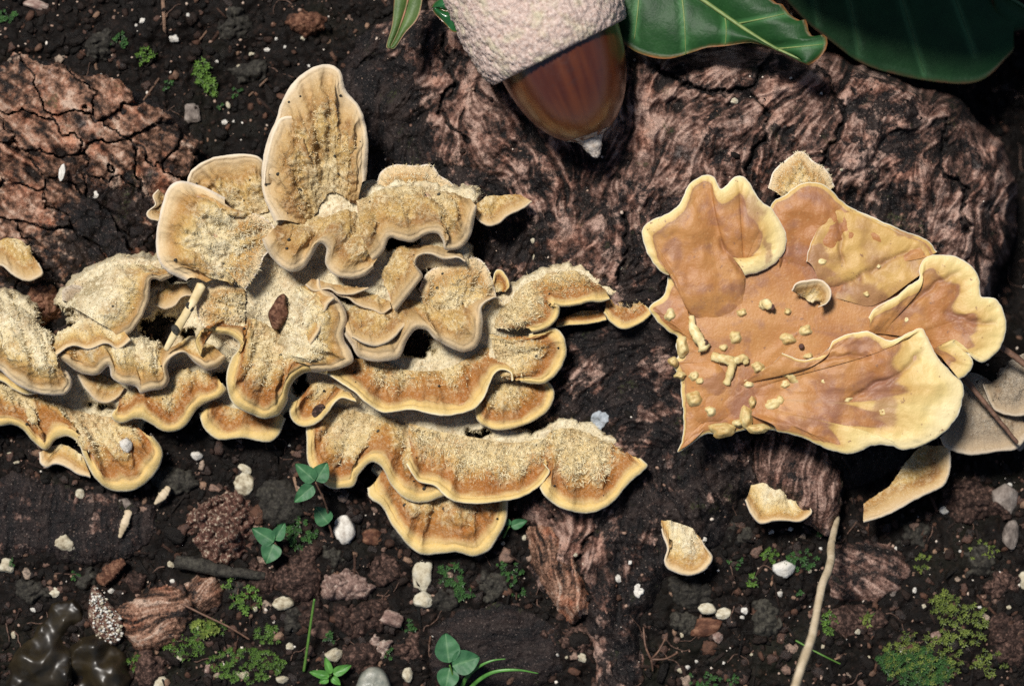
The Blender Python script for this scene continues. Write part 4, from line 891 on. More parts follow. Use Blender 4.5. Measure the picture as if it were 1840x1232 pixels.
streak = 0.5 + 0.32 * (0.6 * per(angs * 7, us / 130, 5) + 0.5 * per(angs * 19, us / 150, 6) + 0.3 * per(angs * 45, us / 80, 7))
mn = Mat('acorn_nut'); sk = mn.attr('streak'); ax_ = mn.attr('ax')
c_ = mn.ramp(sk, [(0.1, (0.02, 0.005, 0.003)), (0.45, (0.06, 0.014, 0.005)), (0.75, (0.115, 0.03, 0.008)), (1.0, (0.18, 0.06, 0.02))])
c_ = mn.mix(mn.ramp(ax_, [(0.45, 0.0), (0.95, 0.6)]), c_, (0.155, 0.052, 0.013))
c_ = mn.mix(mn.ramp(mn.noise(18, 5, 0.7), [(0.56, 0.0), (0.75, 0.6)]), c_, (0.04, 0.014, 0.009))
M_nut = mn.done(c_, mn.ramp(mn.noise(9, 4), [(0.3, 0.2), (0.7, 0.32)]), mn.bump(mn.noise(3.5, 3), 0.35, 0.5), 1.0)
mob('nut', V, F, M_nut, acorn, {'streak': np.clip(streak, 0, 1), 'ax': us / 172})
tip_prof = dense([(163, 45), (168, 34), (173, 24), (181, 19), (192, 15), (200, 10), (206, 7), (210, 3)], 36)
V, F, _ = lathe(tip_prof, 40, lambda u, a, r: 1.6 * per(a * 3, u / 8, 5) + 1.4 * per(a * 6, u / 4, 6) - np.where(u < 172, 0.9 + 1.2 * per(a * 4, u / 20, 9), 0))
M_tip = simple_mat('acorn_tip', [(0.3, (0.26, 0.20, 0.15)), (0.6, (0.52, 0.47, 0.42)), (0.8, (0.62, 0.58, 0.54))], 9, 4, 0.7, 2, 4)
mob('tip', V, F, M_tip, acorn)

# ================================================================== leaves
def leaf_mat(name, lo, hi, edge, spec=0.5, rough=0.35):
    m = Mat(name); e = m.attr('edge'); v = m.attr('vein')
    c = m.ramp(m.noise(40, 4), [(0.3, lo), (0.7, hi)])
    c = m.mix(m.ramp(m.noise(4, 3, 0.7), [(0.55, 0.0), (0.8, 0.3)]), c, tuple(min(1, x * 2.2 + 0.01) for x in hi))
    c = m.mix(m.ramp(v, [(0.0, 0.0), (1.0, 0.75)]), c, tuple(min(1, x * 2.6 + 0.02) for x in hi))
    c = m.mix(m.math('MULTIPLY', m.ramp(e, [(0.012, 1.0), (0.035, 0.4), (0.08, 0.0)]), m.ramp(m.noise(30, 3), [(0.35, 0.2), (0.6, 1.0)])), c, edge)
    b = m.bump(m.noise(3.5, 3), 0.8, 0.5); b = m.bump(m.voro(13, 'DISTANCE_TO_EDGE'), 2.0, 0.25, b)
    return m.done(c, rough, b, spec)
M_leaf = leaf_mat('leaf_green', (0.008, 0.034, 0.010), (0.016, 0.06, 0.016), (0.20, 0.08, 0.03), 0.14, 0.45)
M_leafdark = leaf_mat('leaf_dark', (0.010, 0.036, 0.014), (0.016, 0.055, 0.02), (0.07, 0.035, 0.02), 0.14, 0.45)
M_leafolive = leaf_mat('leaf_olive', (0.045, 0.085, 0.020), (0.08, 0.13, 0.035), (0.30, 0.14, 0.08), 0.3, 0.5)
M_leafgloss = leaf_mat('leaf_gloss', (0.010, 0.060, 0.018), (0.02, 0.11, 0.03), (0.25, 0.08, 0.03), 0.7, 0.2)
M_vein = simple_mat('leaf_vein', [(0.3, (0.10, 0.16, 0.045)), (0.7, (0.20, 0.25, 0.08))], 20, 3, 0.5, 0.5, 5)
M_veindark = simple_mat('leaf_vein_dark', [(0.3, (0.04, 0.10, 0.035)), (0.7, (0.06, 0.13, 0.05))], 20, 3, 0.5, 0.5, 5)

def leaf(name, label, mid, ea, eb, zf, mat, vmat, veins=(), midw=(5, 2), arch=10, thick=1.6, wav=3.0, cat='leaf', group=None, ns=90, nt=14):
    M = spline([(p[0], p[1]) for p in mid], ns); A = spline(ea, ns); Bb = spline(eb, ns)
    rows = []; ed = []
    for side, E in ((0, A), (1, Bb)):
        ts = np.linspace(1, 0, nt) if side == 0 else np.linspace(0, 1, nt)[1:]
        for t in ts:
            q = M * (1 - t) + E * t
            L = np.linalg.norm(E - M, axis=1)
            z = zf(q[:, 0], q[:, 1]) + arch * np.sin(np.pi * t * 0.9) - 3 * (1 - t) ** 6 + wav * fbm(q[:, 0], q[:, 1], 60, 3, int(M[0, 0]) % 97)
            for va, vb in veins:
                dv = pdist([va, vb], q[:, 0], q[:, 1]); z = z - 3.0 * np.exp(-(dv / 6) ** 2)
            rows.append(np.c_[q, z]); ed.append((1 - t) * L / 100 * (1 if ns > 70 else 2.5))
    nr = len(rows); V = np.vstack(rows); E_ = np.concatenate(ed)
    bx, by = float(V[:, 0].mean()), float(V[:, 1].mean())
    top = thing(name, label, cat, (bx, by, float(V[:, 2].min())), group)
    F = gridF(nr, ns)
    V2 = V - np.array([0, 0, thick]); n0 = len(V)
    loop = np.r_[np.arange(ns), (np.arange(1, nr)) * ns + ns - 1, (nr - 1) * ns + np.arange(ns - 2, -1, -1), np.arange(nr - 2, 0, -1) * ns]
    l2 = np.roll(loop, -1)
    Fs = np.stack([loop, l2, l2 + n0, loop + n0], 1)
    vn = np.zeros(n0)
    for va, vb in veins: vn = np.maximum(vn, np.exp(-(pdist([va, vb], V[:, 0], V[:, 1]) / 5.0) ** 2))
    blade = mob('blade', np.vstack([V, V2]), np.vstack([F, F[:, ::-1] + n0, Fs]), mat, top, {'edge': np.r_[E_, E_], 'vein': np.r_[vn, vn]})
    zm = zf(M[:, 0], M[:, 1])
    Vt, Ft = tube(np.c_[M, zm - 0.3 + wav * fbm(M[:, 0], M[:, 1], 60, 3, int(M[0, 0]) % 97)], midw, 8)
    mob('midrib', Vt, Ft, vmat, top)
    for va, vb in veins:
        q = np.stack([np.linspace(va[0], vb[0], 24), np.linspace(va[1], vb[1], 24)], 1)
        q = q + np.stack([2.5 * np.sin(np.linspace(0, np.pi, 24)), np.zeros(24)], 1)
        # follow the blade
        k = np.array([np.argmin((V[:, 0] - a) ** 2 + (V[:, 1] - b) ** 2) for a, b in q])
        zz = smooth1(V[k, 2][:, None], 2, 1)[:, 0] + 0.5
        Vt, Ft = tube(np.c_[q, zz], (1.7, 0.8), 6)
        mob('vein', Vt, Ft, vmat, top)
    return top
leaf('oak_leaf', 'green leathery leaf with a ragged red-brown bitten edge behind the acorn', [(760, -330), (900, -240), (1080, -118), (1200, -40), (1262, 0), (1333, 49), (1388, 84), (1440, 108)],
     [(770, -325), (880, -170), (990, -40), (1070, 30), (1125, 82), (1160, 100), (1200, 106), (1245, 94), (1270, 86), (1305, 83), (1347, 77), (1374, 84), (1392, 91), (1416, 101), (1436, 112), (1451, 118)],
     [(770, -335), (950, -360), (1120, -300), (1250, -190), (1330, -70), (1388, 0), (1406, 8), (1418, 25), (1437, 37), (1449, 36), (1452, 52), (1457, 64), (1472, 66), (1484, 62), (1486, 84), (1472, 105), (1452, 118)],
     lambda x, y: 190 + 0.16 * (x - 1130), M_leaf, M_vein, [((1222, -28), (1232, 98)), ((1302, 27), (1303, 80)), ((1325, 43), (1410, 25)), ((1395, 88), (1478, 80)), ((1250, -10), (1345, -50)), ((1150, -70), (1140, 70))], (6, 3), 12)
leaf('oak_leaf', 'very dark leaf with a bitten edge lying in the shade behind the root', [(1330, -160), (1500, -120), (1660, -60), (1800, -10), (1880, 40)],
     [(1340, -150), (1400, -20), (1450, 40), (1490, 72), (1549, 114), (1619, 136), (1689, 148), (1741, 150), (1776, 137), (1807, 106), (1822, 88), (1818, 60), (1850, 52), (1880, 45)],
     [(1340, -165), (1450, -300), (1650, -300), (1760, -200), (1780, -60), (1782, 10), (1792, 40), (1808, 56), (1828, 46), (1850, 30), (1880, 38)],
     lambda x, y: -120 - 0.10 * (x - 1500), M_leafdark, M_veindark, [((1500, -120), (1545, 90)), ((1594, -85), (1660, 130)), ((1700, -45), (1752, 100)), ((1440, -135), (1470, 40))], (6, 3), 16)
leaf('oak_leaf', 'added leaf out of view that shades the hollow behind the root', [(1250, -330), (1450, -300), (1650, -280), (1950, -240)], [(1260, -325), (1350, -190), (1550, -120), (1750, -110), (1940, -235)], [(1260, -335), (1400, -480), (1600, -500), (1800, -430), (1940, -245)],
     lambda x, y: 330 + 0 * x, M_leafdark, M_veindark, [], (6, 3), 16)  # unseen leaf, added above the view to cast shade on the hollow
leaf('narrow_leaf', 'narrow olive green leaf blade hanging tip down beside the acorn cup', [(738, -60), (733, 0), (716, 55), (702, 84)], [(712, -60), (708, 0), (704, 45), (694, 82), (698, 88)], [(765, -60), (759, 0), (750, 34), (728, 60), (710, 86), (700, 88)],
     lambda x, y: 190 + 0 * x, M_leafolive, M_leafolive, [], (2.5, 1.2), 4, wav=1.0, ns=60, nt=8)
leaf('curled_leaf', 'small glossy green curled leaf squeezed behind the acorn cup', [(850, -30), (825, 5), (805, 20), (786, 14)], [(860, 40), (840, 55), (815, 58), (800, 44), (782, 26), (776, 16)], [(830, -60), (810, -20), (796, -6), (786, 0), (778, 8), (775, 14)],
     lambda x, y: 185 + 12 * np.sin((x - 780) / 16.0), M_leafgloss, M_leafgloss, [], (2.5, 1.2), 10, wav=6, ns=50, nt=10)
# ================================================================== wood fragments half buried in the soil
def wood_piece(name, label, poly, zfun, h, angle, mat, dark, cat='wood', st_=2.4, seed=0, fibamp=9):
    P = np.array(poly, float); x0, y0 = P.min(0) - 12; x1, y1 = P.max(0) + 12
    xs = np.arange(x0, x1, st_); ys = np.arange(y0, y1, st_); X_, Y_ = np.meshgrid(xs, ys)
    s_ = sdist(poly, X_ + 7 * fbm(X_, Y_, 22, 3, seed), Y_ + 7 * fbm(X_, Y_, 22, 3, seed + 1))
    an = math.radians(angle) + 1.0 * fbm(X_, Y_, 50, 3, seed + 2)
    f = 0.5 * lic(len(xs), len(ys), st_, an, seed + 3, 3, 10) + 0.5 * lic(len(xs), len(ys), st_, an, seed + 4, 1, 7)
    z = zfun(X_, Y_) + h * np.sqrt(np.clip(s_ / 22, 0, 1)) - 30 * np.clip(-s_ / 12, 0, 1) + fibamp * (f - 0.5) + 5 * fbm(X_, Y_, 18, 3, seed + 5) + 7 * fbm(X_, Y_, 50, 2, seed + 6)
    dk = np.full(X_.shape, dark) + 0.3 * fbm(X_, Y_, 40, 2, seed + 7)
    o = grid_patch(name, X_, Y_, z, s_ > -11, mat, {'fib': np.clip(f + 0.15 * fbm(X_, Y_, 30, 2, seed + 8), 0, 1), 'dark': dk})
    return tag(o, label, cat)
base0 = lambda x, y: idw(SOIL_Z_A, x, y, 3.0, 60)
wood_piece('rotten_wood', 'blackened rotten wood with upright fibres below the wide bracket with the pebble', [(-40, 835), (60, 850), (150, 880), (230, 890), (280, 910), (285, 960), (230, 1005), (150, 1015), (60, 1000), (-40, 1010)], base0, 16, 88, M_wood, 0.68, seed=210)
wood_piece('charred_wood', 'flat charred black wood slab behind the heart-leaved clover', [(770, 1130), (830, 1095), (900, 1080), (960, 1100), (1010, 1130), (1010, 1210), (940, 1245), (800, 1245), (770, 1190)], base0, 18, 10, M_wood, 0.95, seed=220, fibamp=3)
wood_piece('knotted_wood', 'rounded pinkish brown wood knob above the small cream bracket', [(1356, 790), (1400, 775), (1460, 790), (1500, 850), (1504, 905), (1488, 955), (1450, 930), (1415, 890), (1372, 875), (1356, 840)], lambda x, y: 55 + 0 * x, 30, 78, M_wood, 0.28, seed=230)
wood_piece('wood_chunk', 'dull brown wood chunk half buried behind the blurred straw', [(1490, 975), (1540, 965), (1610, 985), (1640, 1020), (1620, 1060), (1560, 1085), (1500, 1075), (1480, 1030)], base0, 22, -30, M_wood, 0.45, seed=240)
wood_piece('bark_chunk', 'craggy brown bark chunk with a pink patch beside the dark jelly', [(205, 1090), (245, 1075), (270, 1055), (310, 1050), (345, 1075), (350, 1105), (325, 1145), (285, 1170), (245, 1165), (215, 1130)], base0, 34, 10, M_bark, 0.32, seed=250)
wood_piece('bark_chunk', 'small round brown bark lump beside the moss and brown needle', [(332, 1050), (355, 1032), (385, 1035), (405, 1060), (398, 1090), (370, 1100), (340, 1085)], base0, 28, 40, M_bark, 0.3, seed=260)
wood_piece('wood_strip', 'slim reddish bark strip standing on the root foot', [(955, 955), (985, 945), (1020, 990), (1045, 1040), (1055, 1090), (1030, 1110), (1000, 1075), (965, 1010)], lambda x, y: 28 + 0 * x, 18, 100, M_bark, 0.0, seed=270)
wood_piece('wood_strip', 'dark crumbling strip at the foot of the root', [(1105, 1130), (1140, 1120), (1160, 1180), (1150, 1240), (1110, 1240)], base0, 16, 92, M_wood, 0.5, seed=280)

# ================================================================== stones
def rock_mesh(seed, angular=6, sub=3, rough=0.10):
    r = np.random.default_rng(seed)
    bm = bmesh.new(); bmesh.ops.create_icosphere(bm, subdivisions=sub, radius=1.0)
    V = np.array([v.co[:] for v in bm.verts]); F = np.array([[v.index for v in f.verts] for f in bm.faces]); bm.free()
    for _ in range(angular):
        nv = r.normal(size=3); nv /= np.linalg.norm(nv); c = 0.55 + 0.3 * r.random()
        dd_ = V @ nv - c; V = V - np.outer(np.clip(dd_, 0, None) * 0.92, nv)
    nn = V / (np.linalg.norm(V, axis=1)[:, None] + 1e-9)
    a = 1 + rough * (per(V[:, 0] * 2 + seed, V[:, 1] * 2 + V[:, 2] * 1.7, seed) + 0.6 * per(V[:, 0] * 5 + V[:, 2] * 4, V[:, 1] * 5 - V[:, 2] * 3, seed + 3) + 0.35 * per(V[:, 0] * 11 + V[:, 2] * 9, V[:, 1] * 11 - V[:, 2] * 8, seed + 5))
    V = V * a[:, None]
    V[:, 2] -= V[:, 2].min(); V[:, :2] /= np.abs(V[:, :2]).max(0); V[:, 2] /= V[:, 2].max()
    return V, F
ROCKS = []
for k in range(9):
    V, F = rock_mesh(300 + k, 5 + k % 4, 3, 0.10 + 0.03 * (k % 3))
    ROCKS.append((V, F))
def limestone(name, stops, bs=0.9):
    m = Mat(name)
    n = m.noise(7, 5, 0.7); c = m.ramp(m.math('ADD', n, m.math('MULTIPLY', m.math('SUBTRACT', m.rnd(), 0.5), 0.12)), stops)
    c = m.mix(m.ramp(m.noise(16, 4), [(0.56, 0.0), (0.68, 0.8)]), c, tuple(x * 0.25 for x in stops[1][1]))
    return m.done(c, 0.8, m.bump(m.noise(4, 5, 0.7), 2.5, bs), 0.25)
M_lime = limestone('limestone', [(0.25, (0.16, 0.12, 0.07)), (0.45, (0.44, 0.39, 0.28)), (0.7, (0.60, 0.57, 0.46))])
M_white = limestone('white_stone', [(0.25, (0.28, 0.24, 0.20)), (0.45, (0.58, 0.55, 0.49)), (0.7, (0.70, 0.68, 0.63))])
M_brown = limestone('brown_stone', [(0.3, (0.007, 0.004, 0.003)), (0.5, (0.03, 0.016, 0.012)), (0.7, (0.18, 0.105, 0.08))])
M_pink = limestone('pinkish_stone', [(0.25, (0.05, 0.03, 0.024)), (0.47, (0.22, 0.14, 0.115)), (0.7, (0.50, 0.41, 0.34))])
M_greyst = limestone('grey_stone', [(0.25, (0.05, 0.04, 0.035)), (0.45, (0.17, 0.14, 0.12)), (0.7, (0.36, 0.31, 0.27))])
M_dark = limestone('dark_stone', [(0.25, (0.006, 0.006, 0.005)), (0.45, (0.025, 0.022, 0.018)), (0.7, (0.07, 0.065, 0.05))])
M_red = limestone('russet_crumb', [(0.28, (0.018, 0.008, 0.005)), (0.47, (0.09, 0.036, 0.02)), (0.7, (0.28, 0.15, 0.09))])
M_crust = limestone('crust', [(0.32, (0.02, 0.009, 0.006)), (0.5, (0.12, 0.055, 0.04)), (0.64, (0.55, 0.48, 0.36))], 1.0)
ST = {'lime': M_lime, 'white': M_white, 'brown': M_brown, 'pink': M_pink, 'grey': M_greyst, 'dark': M_dark, 'red': M_red}
RCACHE = {}
def rock(x, y, a, b_, mat, label, group=None, rot=None, hz=None, z=None, sink=0.36, name='pebble', cat='pebble', v=None):
    v = int(rng.integers(9)) if v is None else v
    if (v, mat) not in RCACHE:
        me = make_mesh(name, ROCKS[v][0] * 10 * U, ROCKS[v][1]); me.materials.append(ST[mat]); RCACHE[(v, mat)] = me
    o = link(bpy.data.objects.new(name, RCACHE[(v, mat)]))
    hz = hz or 1.25 * min(a, b_)
    z = zat(x, y) if z is None else z
    o.location = W1(x, y, z - sink * hz)
    o.scale = (a / 10, b_ / 10, hz / 10)
    o.rotation_euler = (0, 0, rng.normal(0, 0.25) if rot is None else math.radians(rot))
    return tag(o, label, cat, group)
# --- stones one can single out
rock(117, 976, 22, 20, 'lime', 'cream angular stone on the blackened rotten wood', rot=20)
rock(13, 1017, 15, 16, 'lime', 'rounded cream stone with a green moss sprig in front')
rock(47, 869, 11, 15, 'lime', 'cream pebble with a dark pit at the edge of the blackened wood', rot=-15)
rock(144, 887, 9, 10, 'lime', 'small cream pebble under the wide bracket with the pebble on top')
rock(227, 905, 18, 12, 'grey', 'flat grey-brown stone beside the upright bark splinter', rot=5)
rock(355, 817, 12, 10, 'white', 'bright white pebble on soil below the golden ruffle')
rock(298, 855, 7, 5, 'grey', 'tiny grey pebble below the rolled yellow rim')
rock(228, 797, 12, 16, 'white', 'white pebble lying on top of the golden bracket', z=64, rot=10, sink=0.1)
rock(440, 842, 14, 8, 'lime', 'flat cream pebble crowning the olive lump')
rock(440, 868, 19, 22, 'lime', 'olive cream pitted lump under the flat cream pebble', rot=15)
rock(619, 949, 20, 28, 'white', 'large black-streaked white stone under the low golden tier', rot=8, v=2)
rock(668, 965, 20, 17, 'red', 'round russet lump next to the black-streaked white stone', hz=24)
rock(760, 1033, 22, 30, 'lime', 'tall cream stone standing above a rounder one', rot=-20, v=4, hz=26)
rock(763, 1076, 21, 17, 'lime', 'rounder cream stone at the foot of the tall one', v=5)
rock(702, 1112, 23, 17, 'pink', 'pinkish flaky stone between moss tufts', rot=-15)
rock(734, 1211, 12, 15, 'lime', 'cream pebble beside the grey shell fragment')
rock(509, 1082, 20, 13, 'lime', 'cream stone wedged under the glossy brown lump', rot=5)
rock(601, 1173, 18, 15, 'lime', 'cream stone beside the green seedling', rot=20)
rock(522, 1160, 9, 8, 'lime', 'tan pebble between the moss mat and the green stem')
rock(99, 1063, 11, 10, 'lime', 'cream pebble above the dark jelly', rot=10)
rock(308, 1013, 7, 8, 'lime', 'oval cream pebble next to the black twig')
rock(435, 1210, 16, 9, 'lime', 'cream pebble set in the moss mat')
rock(508, 1218, 13, 9, 'lime', 'cream pebble at the rim of the moss mat')
rock(290, 1222, 20, 16, 'lime', 'cream stone below the brown bark chunk', rot=30)
rock(376, 1200, 10, 9, 'pink', 'small pink stone beside the moss mat')
rock(1409, 1018, 23, 19, 'white', 'rough white stone capped with bright green moss', v=6)
rock(1402, 1065, 7, 7, 'white', 'round white pebble below the moss-capped stone')
rock(1601, 1053, 14, 19, 'grey', 'pale grey stone on the dull wood chunk', rot=-20)
rock(1697, 914, 11, 9, 'white', 'white pebble in front of the curled bracket remnant', rot=15)
rock(1681, 1140, 10, 11, 'pink', 'purplish pebble above the big green moss cushion')
rock(1814, 962, 15, 30, 'grey', 'long grey stone beneath the curled bracket remnant', rot=-10)
rock(1838, 1042, 9, 17, 'lime', 'cream stone at the margin of the mossy soil')
rock(311, 69, 14, 8, 'white', 'white pebble on the dark soil above the moss sprigs', rot=-5)
rock(345, 208, 16, 22, 'grey', 'grey lens-shaped flake standing beside the bark covered root', hz=14)
rock(112, 310, 6, 16, 'white', 'long white grain lying on the bark covered root', z=70, rot=-8)
rock(172, 350, 7, 7, 'white', 'white grain in the hollow of the bark covered root', z=40)
rock(70, 10, 28, 10, 'pink', 'pale stone fragment above the bark covered root', rot=-5)
rock(1112, 1037, 7, 9, 'white', 'white pebble stuck on the root foot')
rock(575, 1130, 22, 20, 'brown', 'brown lump behind the green stem', hz=20, cat='lump', name='earth_lump')
rock(1270, 1092, 17, 11, 'lime', 'yellow-cream crumb on top of the orange crumb', z=zat(1280, 1110) + 14, hz=14, rot=-8)
rock(1299, 1101, 15, 11, 'lime', 'second yellow-cream crumb pressed against the oval white grain', z=zat(1295, 1110) + 8, hz=13, rot=12)
rock(1268, 1125, 32, 18, 'red', 'orange-brown crumb under the yellow-cream one', hz=20)
rock(1290, 1142, 11, 13, 'pink', 'tan crumb below the orange one')
rock(1336, 1094, 7, 10, 'white', 'white oval grain beside the yellow-cream crumb', rot=30)
rock(1805, 890, 26, 34, 'grey', 'grey lump behind the curled bracket remnant', hz=30, z=-40)
rock(1836, 770, 26, 40, 'pink', 'grey-brown lump beside the weathered bracket', hz=30, z=20)
# white granular lump: one core with grains
V, F, _ = patch([(168, 1050), (182, 1062), (200, 1085), (222, 1110), (220, 1145), (200, 1160), (172, 1140), (158, 1110), (160, 1075)], lambda x, y: base0(x, y), 30, n=40, seed=9, lump=6)
gl = thing('granular_lump', 'white granular frosted lump beside the dark jelly', 'lump', (190, 1105, 0))
mob('core', V, F, M_crust, gl)
gv, gf = rock_mesh(77, 3, 1, 0.12)
for k in range(230):
    t = rng.random(); u = rng.normal(0, 1)
    x = 168 + 38 * t + u * (8 + 10 * t) ; y = 1060 + 92 * t + rng.normal(0, 6)
    if sdist([(168, 1050), (182, 1062), (200, 1085), (222, 1110), (220, 1145), (200, 1160), (172, 1140), (158, 1110), (160, 1075)], np.array([x]), np.array([y]))[0] < 0: continue
    r_ = 0.9 + 2.2 * rng.random() ** 2
    mob('grain', gv * [r_ * 1.3, r_, r_ * 0.8] + [x, y, 28 + 6 * rng.random() + float(base0(np.array([x]), np.array([y]))[0])], gf, M_lime if k % 3 == 0 else M_white, gl)


# ================================================================== craggy lumps (height-field mounds)
def crag(name, label, poly, h, mat, cat, seed=0, amp=9, size=26, ridge=6, zf=None, attrs=None, parent=None, pw=0.5, st_=2.2, fine=1.0, wrp=11):
    P = np.array(poly, float); x0, y0 = P.min(0) - 10; x1, y1 = P.max(0) + 10
    X_, Y_ = np.meshgrid(np.arange(x0, x1, st_), np.arange(y0, y1, st_))
    s_ = sdist(poly, X_ + wrp * fbm(X_, Y_, 26, 4, seed), Y_ + wrp * fbm(X_, Y_, 26, 4, seed + 1))
    w_ = worley(X_ + 8 * fbm(X_, Y_, 20, 3, seed + 2), Y_ + 8 * fbm(X_, Y_, 20, 3, seed + 3), size, seed)
    z = (zf or base0)(X_, Y_) + h * np.clip(s_ / (0.42 * min(x1 - x0, y1 - y0)), 0, 1) ** pw - 34 * np.clip(-s_ / 10, 0, 1) + amp * fbm(X_, Y_, size * 1.4, 4 if fine else 2, seed + 5) + ridge * (sstep(0, 0.5, w_[1] - w_[0]) - 0.5) + ridge * 1.2 * (w_[2] - 0.5) * sstep(0, 0.3, w_[1] - w_[0]) + fine * 0.22 * amp * fbm(X_, Y_, 7, 3, seed + 7)
    o = grid_patch(name, X_, Y_, z, s_ > -9.5, mat, {}, parent=parent) if parent is not None else grid_patch(name, X_, Y_, z, s_ > -9.5, mat, {})
    return o if parent is not None else tag(o, label, cat)
crag('crusted_rock', 'craggy pink and cream crusted rock beside the dark green-grey stone', [(330, 930), (352, 905), (385, 885), (420, 880), (450, 895), (462, 925), (455, 970), (440, 1005), (405, 1015), (370, 1005), (350, 985), (335, 960)], 40, M_crust, 'rock', 3, 22, 22, 12, wrp=18)
crag('earth_lump', 'glossy brown lump above the cream wedge stone', [(492, 1030), (505, 1008), (535, 1000), (565, 1012), (578, 1040), (570, 1072), (540, 1082), (505, 1075), (490, 1055)], 40, M_brown, 'lump', 5, 12, 30, 6)
crag('earth_lump', 'tan and brown lump beside the glossy brown one', [(575, 1050), (590, 1030), (622, 1022), (655, 1035), (672, 1055), (655, 1080), (615, 1082), (585, 1074)], 30, M_pink, 'lump', 6, 10, 20, 6)
crag('earth_lump', 'dark brown lump below the tan and brown one', [(600, 1085), (640, 1080), (690, 1075), (705, 1095), (690, 1130), (650, 1150), (610, 1140), (596, 1110)], 26, M_brown, 'lump', 7, 12, 20, 8)
crag('earth_lump', 'wet dark brown lump beside the grey shell fragment', [(612, 1165), (640, 1150), (675, 1155), (690, 1180), (672, 1205), (635, 1210), (612, 1195)], 30, M_brown, 'lump', 8, 9, 24, 5)
crag('stone', 'dark green-grey stone beside the clover', [(462, 880), (480, 862), (515, 858), (540, 880), (545, 920), (525, 945), (490, 948), (466, 925)], 34, M_dark, 'stone', 9, 8, 30, 5)
crag('stone', 'dark stone under the golden ruffle', [(265, 850), (300, 838), (345, 845), (360, 865), (335, 885), (285, 888)], 22, M_dark, 'stone', 10, 8, 22, 5)
crag('stone', 'olive brown stone behind the star moss', [(1490, 1095), (1530, 1085), (1580, 1092), (1600, 1115), (1575, 1138), (1520, 1145), (1490, 1125)], 20, M_brown, 'stone', 11, 8, 24, 4)
crag('stone', 'brown stone in the shade beside the moss cushion', [(1770, 1110), (1800, 1095), (1840, 1105), (1860, 1160), (1830, 1200), (1790, 1190)], 28, M_brown, 'stone', 12, 10, 24, 6)
crag('soil_clod', 'dull brown clod under the buff two-lobed bracket', [(1200, 1040), (1240, 1030), (1275, 1045), (1285, 1075), (1250, 1095), (1210, 1085)], 24, M_dark, 'clod', 13, 10, 18, 6)
crag('soil_clod', 'soft brown clod in the shaded soil', [(515, 40), (530, 20), (565, 12), (590, 30), (585, 55), (550, 65), (522, 60)], 34, M_red, 'clod', 14, 10, 20, 5)
crag('soil_clod', 'dark reddish clod on the soil behind the white felted bracket', [(40, 545), (60, 510), (90, 500), (112, 530), (110, 570), (75, 590), (48, 580)], 36, M_red, 'clod', 15, 14, 20, 8)
crag('soil_clod', 'rough dark clod of bark crumbs above the crusted bracket', [(130, 500), (160, 460), (210, 440), (260, 440), (285, 465), (240, 490), (180, 505), (140, 520)], 30, M_red, 'clod', 16, 16, 20, 9)

crag('curled_remnant', 'dark brown curled wet remnant next to a white pebble', [(1690, 880), (1715, 852), (1750, 855), (1790, 878), (1818, 902), (1815, 930), (1780, 925), (1750, 945), (1715, 935), (1695, 910)], 40, M_brown, 'remnant', 17, 22, 30, 8, wrp=16)

r = np.random.default_rng(77)
for k, (x, y, s_, mt, where) in enumerate([(470, 1040, 30, 'brown', 'between the crusted rock and the glossy brown lump'), (430, 1050, 22, 'dark', 'behind the leafy moss sprigs'), (560, 990, 26, 'brown', 'under the black-streaked white stone'), (600, 1000, 22, 'dark', 'above the tan and brown lump'), (690, 1030, 30, 'brown', 'beside the tall cream stone'),
        (730, 960, 26, 'dark', 'under the lowest golden tongue'), (560, 1100, 26, 'brown', 'beside the upright green stem'), (530, 1110, 24, 'dark', 'above the tan pebble'), (240, 1045, 26, 'brown', 'beside the reddish wood chip'), (160, 1040, 24, 'dark', 'behind the white granular lump'), (60, 1060, 30, 'dark', 'behind the dark jelly'), (270, 1200, 30, 'brown', 'below the craggy bark chunk'),
        (680, 1160, 24, 'pink', 'beside the wet dark brown lump'), (740, 1170, 28, 'brown', 'above the cream pebble by the shell'), (800, 1075, 24, 'dark', 'below the dark moss patch'), (880, 1050, 30, 'dark', 'below the lowest tongue and the sprig'), (990, 1150, 26, 'brown', 'at the edge of the charred slab'), (1040, 1150, 26, 'brown', 'between charred slab and root foot'),
        (1330, 960, 26, 'dark', 'below the small cream bracket'), (1760, 1010, 30, 'dark', 'beside the dim moss tuft'), (1640, 960, 28, 'dark', 'below the elongated buff bracket'), (1800, 1050, 30, 'brown', 'below the long grey stone'), (1230, 1120, 26, 'dark', 'beside the orange crumb'), (1380, 1110, 30, 'dark', 'beside the blurred straw'), (1100, 1210, 26, 'dark', 'beside the dry rootlet'), (450, 130, 34, 'dark', 'in the dark soil behind the feathery moss'), (530, 210, 30, 'dark', 'in the hollow beside the tall tongue bracket'), (180, 80, 30, 'dark', 'above the bark covered root'), (420, 40, 34, 'dark', 'in the shaded soil near the brown clod')]):
    q = np.linspace(0, 2 * np.pi, 9, endpoint=False) + r.random(); rr = s_ * (0.75 + 0.5 * r.random(9)); asp = r.uniform(0.7, 1.2)
    crag('earth_lump', f"rough {'dark' if mt == 'dark' else 'pinkish' if mt == 'pink' else 'brown'} lump {where}", np.stack([x + rr * np.cos(q), y + asp * rr * np.sin(q)], 1), s_ * 0.8, ST[mt], 'lump', 500 + k * 9, 11, 20, 6, wrp=15)

